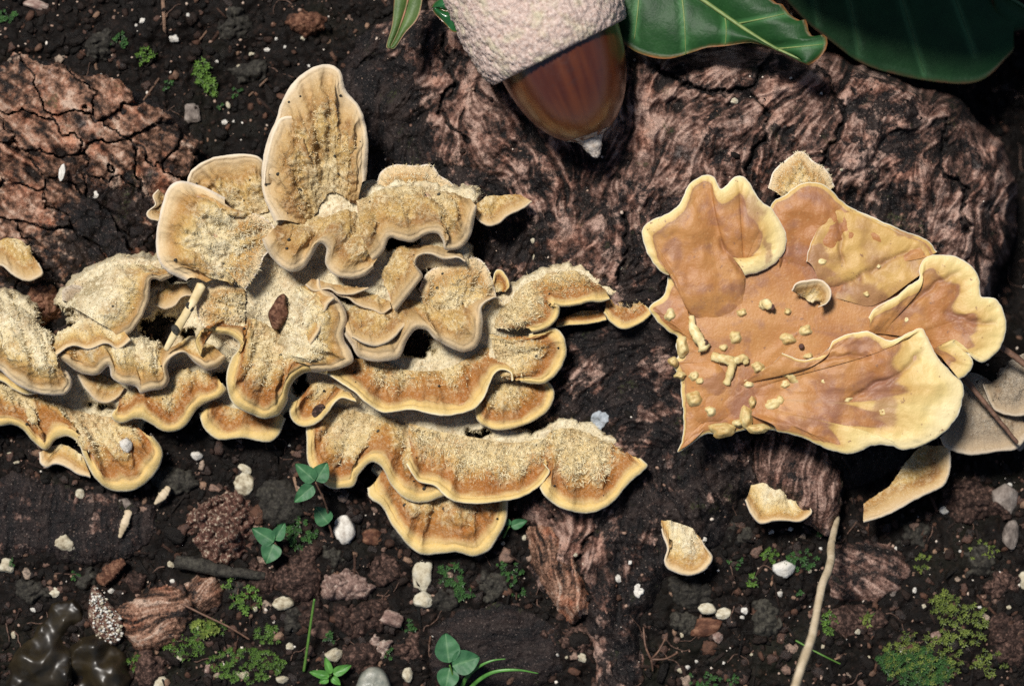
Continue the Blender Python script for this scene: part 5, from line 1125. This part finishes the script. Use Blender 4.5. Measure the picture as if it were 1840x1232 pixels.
# small pale pebbles and grains the photograph scatters over the soil
SMALL = [(59, 908, 4, 6), (87, 935, 6, 6), (76, 957, 3, 8), (242, 935, 4, 4), (310, 1043, 5, 4), (200, 1060, 7, 6), (240, 1041, 4, 3), (323, 1181, 6, 6), (460, 1093, 6, 6), (25, 1140, 5, 7), (942, 965, 4, 6), (904, 975, 4, 4), (1034, 996, 4, 4), (1334, 1108, 5, 4),
         (1222, 1204, 6, 5), (1236, 1197, 5, 5), (1252, 1187, 4, 4), (1478, 1161, 4, 4), (1660, 1089, 4, 5), (1540, 1134, 6, 6), (1266, 969, 4, 5), (1225, 1140, 4, 5), (1430, 968, 3, 3), (1643, 1060, 4, 6), (390, 111, 4, 3), (430, 120, 5, 6), (451, 140, 5, 4), (410, 189, 4, 7),
         (404, 220, 6, 5), (420, 219, 3, 3), (480, 90, 6, 4), (452, 98, 6, 4), (545, 69, 5, 6), (338, 28, 4, 4), (247, 357, 3, 3), (245, 46, 3, 3), (256, 38, 6, 5), (497, 70, 3, 4), (512, 85, 3, 3), (555, 120, 3, 4), (958, 433, 5, 5), (960, 460, 3, 9), (1116, 482, 4, 3),
         (1488, 305, 4, 4), (1512, 305, 3, 3), (1320, 182, 9, 6), (1476, 168, 3, 3), (1018, 1180, 3, 3), (1132, 1010, 4, 4), (780, 1140, 5, 4), (870, 1140, 6, 3), (905, 1222, 6, 5), (940, 1200, 8, 4), (1000, 1175, 6, 5), (1045, 1180, 12, 8), (570, 925, 4, 4), (520, 800, 3, 3), (92, 1150, 4, 5), (30, 830, 6, 3), (18, 815, 8, 3), (60, 1095, 6, 4),
         (1375, 1120, 4, 4), (1400, 1145, 3, 3), (1505, 1105, 4, 4), (1610, 985, 4, 4), (1725, 990, 3, 3), (1760, 1090, 4, 3), (1812, 1090, 5, 4), (1815, 870, 6, 4), (1560, 1180, 4, 4), (1350, 1175, 3, 3), (1300, 1190, 3, 3), (1620, 1170, 4, 3), (1455, 1025, 4, 4), (1420, 950, 5, 4), (1385, 955, 6, 5), (1475, 985, 4, 3)]
SOIL_LABELS = 'small pale grain of stone lying on the dark soil or wood'
for x, y, a, b_ in SMALL:
    mt = 'lime' if (x * 7 + y) % 3 else 'white'
    sh_ = 'oblong' if max(a, b_) > 1.55 * min(a, b_) else ('tiny' if max(a, b_) < 4.5 else 'small')
    site = ('on the soil behind the pale brackets' if y < 330 and x < 620 else 'on the gnarled root' if y < 600 else 'on or below the blackened rotten wood' if x < 260 else 'among the moss mat and brown lumps' if x < 700 else 'around the tall cream stone and charred slab' if x < 960
            else 'on the foot of the root' if x < 1200 else 'near the orange crumb' if x < 1400 else 'around the pale straw' if x < 1570 else 'around the moss cushion')
    lb = f"{sh_} {'cream' if mt == 'lime' else 'white'} grain {site}"
    rock(x, y, a, b_, mt, lb, 'pale grains ' + site, sink=0.1)

# ================================================================== soil crumbs, grit, litter
def scatter(name, label, n, rmin, rmax, mat_fn, seeds_, dens=None, kindv='stuff', flat=1.0, powr=2.2, attrs=True, zoff=0.0, sub=1):
    r = np.random.default_rng(seeds_)
    V0, F0 = rock_mesh(400 + seeds_, 5, sub, 0.34); V0 = V0 - [0, 0, 0.4]
    x = r.uniform(-40, 1880, n * 3); y = r.uniform(-40, 1270, n * 3)
    if dens is not None:
        k = r.random(n * 3) < dens(x, y); x, y = x[k], y[k]
    x, y = x[:n], y[:n]; n = len(x)
    s_ = rmin + (rmax - rmin) * r.random(n) ** powr
    z = lookup(x, y) + zoff
    a = r.random(n) * 6.28; ca, sa = np.cos(a), np.sin(a)
    sx, sy, sz = s_ * r.uniform(0.7, 1.5, n), s_ * r.uniform(0.6, 1.1, n), s_ * r.uniform(0.6, 1.2, n) * flat
    vx = V0[None, :, 0] * sx[:, None]; vy = V0[None, :, 1] * sy[:, None]; vz = V0[None, :, 2] * sz[:, None]
    V = np.stack([x[:, None] + vx * ca[:, None] - vy * sa[:, None], y[:, None] + vx * sa[:, None] + vy * ca[:, None], z[:, None] + vz], -1).reshape(-1, 3)
    F = (F0[None] + (np.arange(n) * len(V0))[:, None, None]).reshape(-1, 3)
    hr = np.repeat(r.random(n), len(V0))
    return tag(mob(name, V, F, mat_fn, None, {'hr': hr}, base=(FW / 2, FH / 2, 0)), label, None, None, kindv)
mcr = Mat('soil_crumb'); hr_ = mcr.attr('hr')
c_ = mcr.ramp(hr_, [(0.0, (0.003, 0.0025, 0.002)), (0.5, (0.008, 0.0055, 0.0042)), (0.78, (0.02, 0.011, 0.008)), (0.93, (0.07, 0.036, 0.024)), (1.0, (0.2, 0.13, 0.09))])
c_ = mcr.mix(mcr.ramp(mcr.noise(6, 4), [(0.4, 0.0), (0.7, 0.6)]), c_, mcr.mix(1.0, c_, (2.2, 2.0, 1.8), 'MULTIPLY'))
M_crumb = mcr.done(c_, 0.6, mcr.bump(mcr.noise(3.5, 4, 0.7), 3.0, 1.0), 0.2)
def soil_only(x, y):
    i = np.clip(((x - rxs[0]) / (rxs[1] - rxs[0])).astype(int), 0, len(rxs) - 1); j = np.clip(((y - rys[0]) / (rys[1] - rys[0])).astype(int), 0, len(rys) - 1)
    gi = np.clip(np.searchsorted(gx, x), 0, len(gx) - 1); gj = np.clip(np.searchsorted(gy, y), 0, len(gy) - 1)
    w_ = np.where(Rkeep[j, i], RZ[j, i] > Zs[gj, gi] + 2, False)
    return np.where(w_, 0.04, 1.0)
scatter('soil_crumbs', 'dark crumbs of soil strewn over the ground', 2200, 2.0, 9, M_crumb, 1, soil_only, powr=2.0)
for sd_k in (2, 5, 6):
    scatter('soil_clods', 'larger dark clods of earth strewn over the ground', 60, 8, 20, M_crumb, sd_k, lambda x, y: np.where(soil_only(x, y) > 0.5, 1, 0), powr=1.8, sub=3)
    scatter('soil_crumbs', 'dark crumbs of soil strewn over the ground', 900, 2.5, 10, M_crumb, sd_k + 10, soil_only, powr=2.0)
mgr = Mat('grit'); hr_ = mgr.attr('hr')
M_grit = mgr.done(mgr.ramp(hr_, [(0.0, (0.12, 0.06, 0.04)), (0.5, (0.28, 0.18, 0.13)), (0.8, (0.42, 0.32, 0.25)), (1.0, (0.75, 0.70, 0.62))]), 0.6, None, 0.4)
scatter('grit', 'tiny pale grit specks strewn over soil and wood', 1700, 0.9, 3.6, M_grit, 3, lambda x, y: np.where(soil_only(x, y) > 0.5, 1.0, 0.25) * np.where((x > 1500) & (y < 500), 0.1, 1), zoff=1.0)
mch = Mat('bark_chip'); hr_ = mch.attr('hr')
c_ = mch.ramp(hr_, [(0.0, (0.01, 0.006, 0.0045)), (0.45, (0.03, 0.016, 0.011)), (0.75, (0.085, 0.042, 0.028)), (0.9, (0.24, 0.15, 0.11)), (1.0, (0.36, 0.28, 0.21))])
c_ = mch.mix(mch.ramp(mch.noise(7, 5, 0.7), [(0.35, 0.8), (0.55, 0.0)]), c_, (0.008, 0.006, 0.005))
M_chip = mch.done(c_, 0.5, mch.bump(mch.noise(4, 5, 0.7), 3.0, 1.0), 0.35)
for sd_k in (21, 22, 23, 24):
    scatter('bark_chips', 'flat crumbs of bark and wood strewn over the soil', 300, 2.5, 14, M_chip, sd_k, lambda x, y: np.where(soil_only(x, y) > 0.5, np.where(y > 780, 1.0, 0.35), 0), powr=1.7, sub=2, flat=0.5)
# fine rootlets
r = np.random.default_rng(19); RV, RF, o_ = [], [], 0
for k in range(240):
    x, y = r.uniform(-20, 1860), r.uniform(-20, 1250)
    if soil_only(np.array([x]), np.array([y]))[0] < 0.5: continue
    a = r.random() * 6.28; P_ = [(x, y)]
    for q in range(6):
        a += r.normal(0, 0.45); P_.append((P_[-1][0] + 9 * math.cos(a), P_[-1][1] + 9 * math.sin(a)))
    P_ = spline(P_, 14); zz = smooth1(lookup(P_[:, 0], P_[:, 1])[:, None], 2, 2)[:, 0] + 2
    V, F = tube(np.c_[P_, zz], (0.9 + r.random(), 0.5), 5, caps=False)
    RV.append(V); RF.append(F + o_); o_ += len(V)
tag(mob('rootlets', np.vstack(RV), np.vstack(RF), M_chip, None, {'hr': np.full(o_, 0.8)}, base=(FW / 2, FH / 2, 0)), 'fine brown rootlets threading through the soil', None, None, 'stuff')
# slivers of rotten wood
r = np.random.default_rng(9)
Vs, Fs, hs = [], [], []
for k in range(800):
    x, y = r.uniform(-20, 1860), r.uniform(-20, 1250)
    if soil_only(np.array([x]), np.array([y]))[0] < 0.5: continue
    L = r.uniform(8, 30); w_ = r.uniform(1.2, 4.0); a = r.normal(1.4, 0.8); z = zat(x, y) + 2
    d_ = np.array([math.cos(a), math.sin(a), r.normal(0, 0.2)]) * L; p = np.array([x, y, z]); sdv = np.array([-math.sin(a), math.cos(a), 0]) * w_
    o_ = len(Vs) * 8
    q = [p - d_ - sdv, p - d_ + sdv * 0.6, p + d_ + sdv * 0.8, p + d_ * 1.2 - sdv * 0.5]
    Vs.append(np.array(q + [v_ - np.array([0, 0, 3.5]) for v_ in q])); hs.append(np.full(8, r.random()))
    for f in ((0, 1, 2, 3), (7, 6, 5, 4), (0, 4, 5, 1), (1, 5, 6, 2), (2, 6, 7, 3), (3, 7, 4, 0)): Fs.append([i + o_ for i in f])
tag(mob('wood_litter', np.vstack(Vs), np.array(Fs), M_crumb, None, {'hr': np.concatenate(hs)}, smooth=False, base=(FW / 2, FH / 2, 0)), 'splinters of rotten wood strewn over the soil', None, None, 'stuff')
# dirt specks on the caps
SP = np.array(SPECK_AT); r = np.random.default_rng(4)
SP = SP[r.permutation(len(SP))[:150]]
V0, F0 = rock_mesh(444, 4, 1, 0.2)
s_ = 1.0 + 2.6 * r.random(len(SP)) ** 3
V = (SP[:, None, :] + (V0[None] - [0, 0, 0.2]) * s_[:, None, None] + [0, 0, 1.5]).reshape(-1, 3)
F = (F0[None] + (np.arange(len(SP)) * len(V0))[:, None, None]).reshape(-1, 3)
tag(mob('dirt_specks', V, F, M_dark, base=(600, 600, 100)), 'black dirt specks sprinkled on the bracket caps', None, None, 'stuff')

# ================================================================== moss
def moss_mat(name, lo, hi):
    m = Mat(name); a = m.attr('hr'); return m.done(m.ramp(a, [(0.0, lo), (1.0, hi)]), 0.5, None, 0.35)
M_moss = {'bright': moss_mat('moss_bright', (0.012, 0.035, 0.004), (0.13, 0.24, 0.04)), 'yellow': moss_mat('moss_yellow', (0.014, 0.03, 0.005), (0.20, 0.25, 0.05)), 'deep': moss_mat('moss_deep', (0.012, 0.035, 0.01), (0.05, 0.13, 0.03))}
def moss(label, spots, col, n, L=15, wid=2.6, leaves=11, seed=0, rise=16, group='moss tufts on the soil', spread=1.0, z=None):
    """spots: (x, y, rx, ry); shoots with pointed leaves in whorls"""
    r = np.random.default_rng(seed + 900); VV, FF, HH = [], [], []; o_ = 0
    tot = sum(s[2] * s[3] for s in spots)
    for (sx, sy, ra, rb) in spots:
        for k in range(max(1, int(n * ra * rb / tot))):
            a = r.random() * 6.28; q = math.sqrt(r.random()); x = sx + ra * q * math.cos(a); y = sy + rb * q * math.sin(a)
            z0 = (zat(x, y) if z is None else z) - 2; ht = rise * (0.4 + 0.8 * r.random()) * (1.15 - 0.5 * q)
            lean = r.normal(0, 0.35, 2) + np.array([math.cos(a), math.sin(a)]) * 0.35 * q
            g0 = r.random() * 6.28; sh = r.uniform(0.0, 0.6) ** 1.4
            for j in range(leaves):
                f = j / leaves; h_ = ht * (0.25 + 0.75 * f); ang = g0 + j * 2.4
                b0 = np.array([x + lean[0] * h_, y + lean[1] * h_, z0 + h_])
                dd_ = np.array([math.cos(ang), math.sin(ang), 0.25 + 0.9 * f]); dd_ /= np.linalg.norm(dd_)
                ln = L * (0.5 + 0.6 * r.random()) * (1.0 - 0.35 * f) * 0.62; sd_ = np.array([-math.sin(ang), math.cos(ang), 0]) * wid * 0.5
                m1 = b0 + dd_ * ln * 0.45 + [0, 0, 0.6]
                VV.append(np.array([b0, m1 - sd_, b0 + dd_ * ln - [0, 0, 0.12 * ln], m1 + sd_])); FF.append([o_, o_ + 1, o_ + 2, o_ + 3]); o_ += 4
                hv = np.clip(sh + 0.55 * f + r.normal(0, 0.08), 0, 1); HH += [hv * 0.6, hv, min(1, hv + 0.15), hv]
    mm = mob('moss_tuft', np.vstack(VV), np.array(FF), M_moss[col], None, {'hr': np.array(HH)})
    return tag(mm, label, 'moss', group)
moss('bright round moss tuft near the white pebble in the dark soil', [(265, 97, 15, 11)], 'bright', 26, 12, seed=1)
moss('tiny green moss sprig beside the bright round tuft', [(215, 75, 13, 8)], 'deep', 14, 12, seed=2)
moss('feathery bright moss tuft in the dark soil behind the pale brackets', [(362, 130, 14, 20), (378, 158, 12, 12)], 'bright', 46, 18, seed=3)
moss('dim moss tuft in the soil above the bark covered root', [(12, 28, 18, 9)], 'deep', 18, 12, seed=4)
moss('few dark moss leaves beside the lens-shaped flake', [(300, 152, 9, 6), (425, 165, 7, 7), (395, 190, 5, 4)], 'deep', 14, 9, seed=5)
moss('leafy moss sprigs above the brown needle', [(440, 1075, 26, 22), (410, 1050, 8, 18)], 'bright', 34, 14, seed=6, rise=22)
moss('wide feathery moss mat among pebbles', [(375, 1130, 30, 16), (440, 1195, 70, 30), (330, 1160, 36, 22), (480, 1140, 26, 16), (250, 1190, 20, 16)], 'bright', 330, 13, wid=1.4, seed=7, rise=12)
moss('bright leafy moss clump at the side of the feathery mat', [(368, 1128, 22, 12)], 'yellow', 16, 22, wid=5, seed=8, rise=20)
moss('dark moss around the small clover', [(535, 955, 34, 24), (505, 930, 16, 14)], 'deep', 60, 14, seed=9)
moss('dark moss patch beside the tall cream stone', [(812, 1030, 22, 20), (830, 1062, 18, 16)], 'deep', 46, 15, seed=10)
moss('small dark moss patch below the lowest golden tongue', [(915, 1025, 22, 22), (935, 1070, 10, 10)], 'deep', 36, 10, seed=11)
moss('big green moss cushion with yellow tips', [(1660, 1180, 70, 40), (1730, 1120, 42, 36), (1700, 1085, 30, 22), (1780, 1190, 26, 22)], 'yellow', 240, 16, wid=2.0, seed=12, rise=24)
moss('deep green feathery moss in front of the yellow-tipped cushion', [(1650, 1200, 60, 30), (1600, 1185, 20, 14)], 'deep', 260, 16, wid=1.5, seed=13, rise=20)
moss('star-shaped yellow-green moss rosette behind the straw', [(1560, 1112, 5, 4)], 'yellow', 3, 30, wid=5, leaves=12, seed=14, rise=22)
moss('small green moss tuft touching the straw', [(1487, 1120, 12, 20)], 'bright', 14, 16, seed=15)
moss('single pale moss star on the dark soil', [(1354, 1042, 5, 6)], 'bright', 3, 18, wid=4, seed=16)
moss('bright moss cap on the rough white stone', [(1388, 998, 12, 10)], 'bright', 22, 9, seed=17, rise=16)
moss('dark moss beside the rough white stone', [(1440, 1005, 24, 14), (1420, 1012, 10, 10)], 'deep', 34, 12, seed=18)
moss('dim moss tuft near the long grey stone', [(1765, 992, 22, 16), (1660, 1010, 16, 14)], 'yellow', 30, 11, seed=19)
moss('yellow moss sprig above the cushion', [(1698, 1075, 12, 10)], 'yellow', 8, 18, seed=20)
moss('tiny moss shoots on the soil below the wood knob', [(1325, 1015, 10, 8), (1480, 955, 12, 8), (1440, 1062, 10, 6)], 'deep', 18, 9, seed=21)
moss('short moss at the edge of the soil under the orange crumb', [(1270, 1222, 34, 10), (1320, 1225, 14, 8)], 'deep', 30, 10, seed=22)
moss('small moss tuft between the lumps and the tall cream stone', [(735, 1128, 12, 12), (700, 1175, 8, 8), (590, 1145, 8, 14)], 'deep', 26, 11, seed=23)
moss('green sprig in front of the rounded cream stone', [(18, 1020, 4, 14), (135, 1033, 7, 6)], 'deep', 12, 8, seed=24)

# ================================================================== clover, seedlings, grass
M_clov = Mat('clover'); mm_ = M_clov
c_ = mm_.ramp(mm_.noise(25, 4), [(0.3, (0.022, 0.085, 0.035)), (0.7, (0.05, 0.15, 0.06))])
c_ = mm_.mix(mm_.ramp(mm_.attr('edge'), [(0.0, 0.0), (0.06, 0.0), (0.07, 0.0)]), c_, (0.1, 0.2, 0.1))
c_ = mm_.mix(mm_.ramp(mm_.attr('vein'), [(0.3, 0.0), (1.0, 0.4)]), c_, (0.16, 0.28, 0.13))
M_clov = mm_.done(c_, 0.55, mm_.bump(mm_.noise(4, 3), 0.8, 0.6), 0.35)
M_seedl = simple_mat('seedling', [(0.3, (0.05, 0.16, 0.03)), (0.7, (0.10, 0.26, 0.05))], 20, 3, 0.4, 0.5, 5)
M_stem = simple_mat('green_stem', [(0.3, (0.05, 0.13, 0.02)), (0.7, (0.11, 0.22, 0.04))], 14, 3, 0.45, 0.5, 4)
M_stembrown = simple_mat('brown_stem', [(0.3, (0.06, 0.03, 0.02)), (0.7, (0.2, 0.11, 0.07))], 14, 3, 0.6, 0.8, 4)
def leaflet(top, base, tip, width, z, mat, fold=4, name='leaflet', teeth=True, obov=0.6):
    b0 = np.array(base, float); t0 = np.array(tip, float); ax = t0 - b0; L = np.hypot(*ax); ax /= L; nx = np.array([-ax[1], ax[0]])
    n = 26; u = np.linspace(0, 1, n); wprof = np.sin(np.pi * u ** obov) ** 0.75 * width / 2
    if teeth: wprof = wprof * (1 + 0.05 * ((np.arange(n) % 2) - 0.5) * (u > 0.3))
    rows = []; vein = []
    for v in np.linspace(-1, 1, 13):
        q = b0 + np.outer(u * L, ax) + np.outer(v * wprof, nx)
        zz = z + fold * abs(v) ** 1.3 + 2 * np.sin(u * 3) + 0.7 * np.sin(u * L / 3.2 - abs(v) * 3.0) * (abs(v) > 0.05)
        rows.append(np.c_[q, zz]); vein.append(np.full(n, math.exp(-(v / 0.07) ** 2)) + 0.25 * (np.sin(u * L / 3.2 - abs(v) * 3.0) > 0.75))
    V = np.vstack(rows); F = gridF(13, n)
    mob(name, np.vstack([V, V - [0, 0, 1.2]]), np.vstack([F, F[:, ::-1] + len(V)]), mat, top, {'vein': np.tile(np.clip(np.concatenate(vein), 0, 1), 2), 'edge': np.full(2 * len(V), 0.5)})
def plant(label, cat, leaflets, stalk, mat, smat, z, name='clover', group=None, obov=0.6, teeth=True, sr=(2.0, 1.6)):
    g = stalk[0]
    top = thing(name, label, cat, (g[0], g[1], zat(g[0], g[1])), group)
    for l in leaflets: leaflet(top, l[0], l[1], l[2], z + (l[3] if len(l) > 3 else 0), mat, obov=obov, teeth=teeth)
    V, F = tube(spline([(p[0], p[1], p[2]) for p in stalk], 20), sr, 7); mob('stalk', V, F, smat, top)
    return top
plant('three-part toothed clover leaf reaching up over the low golden tier', 'clover', [((566, 863), (530, 832), 30), ((568, 864), (588, 830), 34), ((563, 872), (528, 902), 28)], [(592, 935, 4), (585, 905, 60), (567, 866, 100)], M_clov, M_stembrown, 102)
plant('darker three-part clover leaf beside the dark green-grey stone', 'clover', [((492, 973), (452, 948), 32), ((494, 970), (512, 938), 24), ((492, 976), (478, 1012), 38)], [(520, 1000, 4), (505, 990, 30), (493, 974, 44)], M_clov, M_stembrown, 46)
plant('single folded clover leaflet above the black-streaked white stone', 'clover', [((590, 940), (566, 910), 34)], [(598, 965, 4), (594, 950, 16), (590, 940, 26)], M_clov, M_stembrown, 28)
plant('heart-leaved clover with two broad leaflets above a grass tuft', 'clover', [((807, 1190), (800, 1136), 46), ((812, 1196), (862, 1180), 46), ((808, 1198), (800, 1240), 40, -20)], [(830, 1260, 4), (818, 1225, 40), (808, 1194, 66)], M_clov, M_stem, 70, teeth=False, obov=0.75)
plant('small clover sprig half hidden under the low golden tier', 'clover', [((918, 945), (948, 934), 18), ((914, 944), (910, 928), 12), ((905, 955), (890, 948), 14)], [(905, 965, 4), (912, 950, 10), (916, 945, 12)], M_clov, M_stem, 12, teeth=False)
plant('bright green seedling with small oval leaves at the foot of the stem', 'seedling', [((592, 1214), (554, 1206), 16), ((594, 1210), (584, 1178), 14), ((598, 1210), (632, 1194), 18), ((596, 1216), (612, 1230), 14), ((590, 1218), (572, 1226), 14)], [(594, 1222, 2), (594, 1217, 14), (594, 1212, 24)], M_seedl, M_stem, 26, name='seedling', teeth=False)
def rod(name, label, cat, pts_, rad, mat, group=None, n=40, k=8, wob=0.0, flat=1.0):
    V, F = tube(spline(pts_, n), rad, k, wob, int(abs(pts_[0][0])), flat=flat)
    return tag(mob(name, V, F, mat, base=(pts_[0][0], pts_[0][1], min(p[2] for p in pts_))), label, cat, group)
rod('green_stem', 'upright thin green stem rising from the seedling', 'stem', [(546, 1205, 6), (552, 1165, 30), (559, 1115, 52), (565, 1076, 70)], (2.6, 2.2), M_stem)
rod('grass_blade', 'short arching grass blade in front of the heart-leaved clover', 'grass', [(827, 1240, 10), (840, 1214, 40), (862, 1196, 60), (885, 1186, 66), (908, 1183, 62)], (4.0, 3.6, 2.4, 0.8), M_seedl, flat=0.35)
rod('grass_blade', 'long arching grass blade over the charred slab', 'grass', [(841, 1240, 10), (862, 1220, 40), (890, 1206, 55), (930, 1203, 58), (967, 1209, 46)], (4.0, 3.6, 2.6, 0.8), M_seedl, flat=0.35)
rod('green_stem', 'thin trailing green stem crossing behind the straw', 'stem', [(1430, 1150, 6), (1462, 1168, 10), (1485, 1180, 12), (1512, 1193, 6)], (1.8, 1.4), M_stem)
M_straw = simple_mat('straw', [(0.3, (0.36, 0.28, 0.17)), (0.6, (0.56, 0.46, 0.32)), (0.8, (0.66, 0.58, 0.44))], 30, 4, 0.6, 0.8, 6)
rod('straw', 'pale bent straw rising from the ground out of focus', 'straw', [(1505, 930, 20), (1494, 976, 120), (1492, 1012, 190), (1477, 1053, 260), (1466, 1110, 340), (1457, 1150, 400), (1441, 1195, 460), (1425, 1245, 520)], (5, 7.4, 8, 7, 8.5, 8), M_straw, n=60, wob=0.15)
for x_, y_, z_ in (): pass
mst = Mat('spotted_straw'); c_ = mst.ramp(mst.noise(22, 3), [(0.3, (0.52, 0.40, 0.20)), (0.7, (0.72, 0.60, 0.36))])
M_sstraw = mst.done(c_, 0.6, mst.bump(mst.noise(5, 3), 0.8, 0.6), 0.3)
ss = thing('spotted_straw', 'cream straw with two black spots slanting across a gap in the cluster', 'straw', (328, 575, 120))
V, F = tube(spline([(362, 512, 150), (345, 545, 150), (322, 585, 146), (298, 628, 136)], 30), (9, 8, 8, 5), 10, 0.12, 5, flat=0.6); mob('stem', V, F, M_sstraw, ss)
for x, y in ((341, 551), (315, 592)):
    q = np.linspace(0, 2 * np.pi, 14, endpoint=False)
    V, F, _ = patch(np.stack([x + 7 * np.cos(q) * 0.9 + 4 * np.sin(q), y + 10 * np.sin(q) * 0.9 - 5 * np.cos(q) * 0.5], 1), const(151), 3.2, n=20, seed=int(x)); mob('spot', V, F, M_dark, ss)
rod('brown_twig', 'thin brown twig running over the grey weathered bracket', 'twig', [(1728, 674, 118), (1760, 712, 118), (1795, 755, 116), (1828, 795, 112)], (5, 4.5, 3.5), M_stembrown, wob=0.2)
rod('brown_twig', 'reddish brown twig leading away from the smooth tan fungus', 'twig', [(1785, 615, 150), (1815, 634, 146), (1850, 660, 140), (1900, 690, 120)], (6, 6, 5.5), M_stembrown, wob=0.15)
rod('brown_needle', 'fine brown needle slanting over the moss', 'needle', [(326, 1084, 40), (370, 1106, 42), (410, 1125, 40), (448, 1148, 30)], (2.0, 1.6), M_stembrown)
rod('black_twig', 'short wet black twig under the craggy rock', 'twig', [(318, 1008, 12), (350, 1014, 22), (400, 1026, 20), (440, 1030, 18), (475, 1035, 12)], (12, 15, 11, 9, 8), M_dark, wob=0.3, n=30, k=12)
rod('bark_splinter', 'upright tan bark splinter beside the flat grey-brown stone', 'splinter', [(232, 918, 12), (224, 940, 18), (215, 965, 12)], (7, 8, 3), M_straw, flat=0.5, wob=0.3)
rod('bark_splinter', 'pointed tan splinter under the rolled yellow rim', 'splinter', [(303, 875, 14), (294, 888, 18), (278, 905, 12)], (5, 9, 2), M_straw, flat=0.4, wob=0.3)
rod('bark_splinter', 'reddish wood chip lying on the soil above the jelly', 'splinter', [(180, 1045, 12), (205, 1020, 20), (222, 1008, 16)], (12, 14, 8), M_red, flat=0.5, wob=0.3)
root_st = thing('dry_rootlet', 'dry star-shaped rootlet with four thin arms on the dark soil', 'rootlet', (1170, 1184, 0))
for p in ([(1156, 1126, 20), (1160, 1160, 26), (1170, 1184, 18)], [(1196, 1145, 18), (1184, 1168, 26), (1170, 1184, 18)], [(1218, 1172, 10), (1195, 1183, 22), (1170, 1184, 18)], [(1173, 1205, 6), (1172, 1195, 16), (1170, 1184, 18)]):
    V, F = tube(spline(p, 14), (1.4, 2.2), 6); mob('arm', V, F, M_stembrown, root_st)
# seed husk on the cluster
V, F, _ = patch([(484, 575), (482, 562), (490, 548), (500, 532), (512, 528), (514, 545), (518, 562), (512, 578), (500, 592), (490, 590)], const(118), 18, n=40, seed=8, lump=7, lsize=12)
tag(mob('seed_husk', V, F, M_red), 'reddish brown seed husk stuck in the middle of the cluster', 'husk')
V, F, _ = patch([(560, 742), (566, 730), (578, 725), (586, 732), (580, 744), (566, 750)], const(92), 5, n=24, seed=12, lump=2)
tag(mob('seed_husk', V, F, M_brown), 'small dark husk on the yellow-rimmed lobe', 'husk')
# lichen flakes
M_lich = simple_mat('lichen', [(0.3, (0.22, 0.25, 0.27)), (0.7, (0.40, 0.43, 0.46))], 8, 4, 0.85, 1.5, 5)
V, F, _ = patch([(1064, 745), (1076, 738), (1092, 744), (1094, 756), (1084, 768), (1078, 776), (1068, 772), (1062, 758)], lookup, 5, n=40, seed=4, rough=3, lump=2, lsize=6)
tag(mob('lichen_flake', V, F, M_lich), 'pale grey lichen flake on the dark root', 'lichen')
V, F, _ = patch([(1140, 1052), (1148, 1047), (1152, 1055), (1158, 1062), (1152, 1070), (1146, 1074), (1140, 1068), (1138, 1060)], lookup, 6, n=30, seed=5, rough=3, lump=2, lsize=6)
tag(mob('lichen_flake', V, F, M_white), 'white lichen tuft at the root foot', 'lichen')
# jelly: glossy dark folds
mj = Mat('jelly'); c_ = mj.ramp(mj.noise(40, 4), [(0.3, (0.006, 0.004, 0.002)), (0.7, (0.03, 0.021, 0.008))])
M_jelly = mj.done(c_, 0.42, mj.bump(mj.noise(30, 2), 3, 0.25), 0.7)
jl = thing('jelly_lichen', 'glossy dark olive jelly folds in the mossy soil', 'jelly', (130, 1170, 0))
crag('fold', None, [(90, 1085), (130, 1078), (150, 1110), (138, 1160), (122, 1210), (118, 1250), (10, 1250), (20, 1190), (50, 1150), (78, 1120)], 44, M_jelly, None, 60, 60, 58, 0, parent=jl, fine=0, wrp=5)
crag('fold', None, [(132, 1165), (165, 1138), (200, 1150), (228, 1172), (238, 1210), (228, 1250), (125, 1250), (122, 1200)], 40, M_jelly, None, 64, 64, 50, 0, parent=jl, fine=0, wrp=5)
# grey shell fragment
V, F, _ = patch([(650, 1208), (668, 1196), (690, 1204), (702, 1228), (700, 1250), (640, 1250), (642, 1225)], base0, 34, n=40, seed=66, lump=3)
tag(mob('shell_fragment', V, F, simple_mat('shell', [(0.3, (0.12, 0.14, 0.12)), (0.7, (0.30, 0.29, 0.24))], 18, 4, 0.35, 1.0, 5)), 'smooth grey-green shell fragment', 'shell')
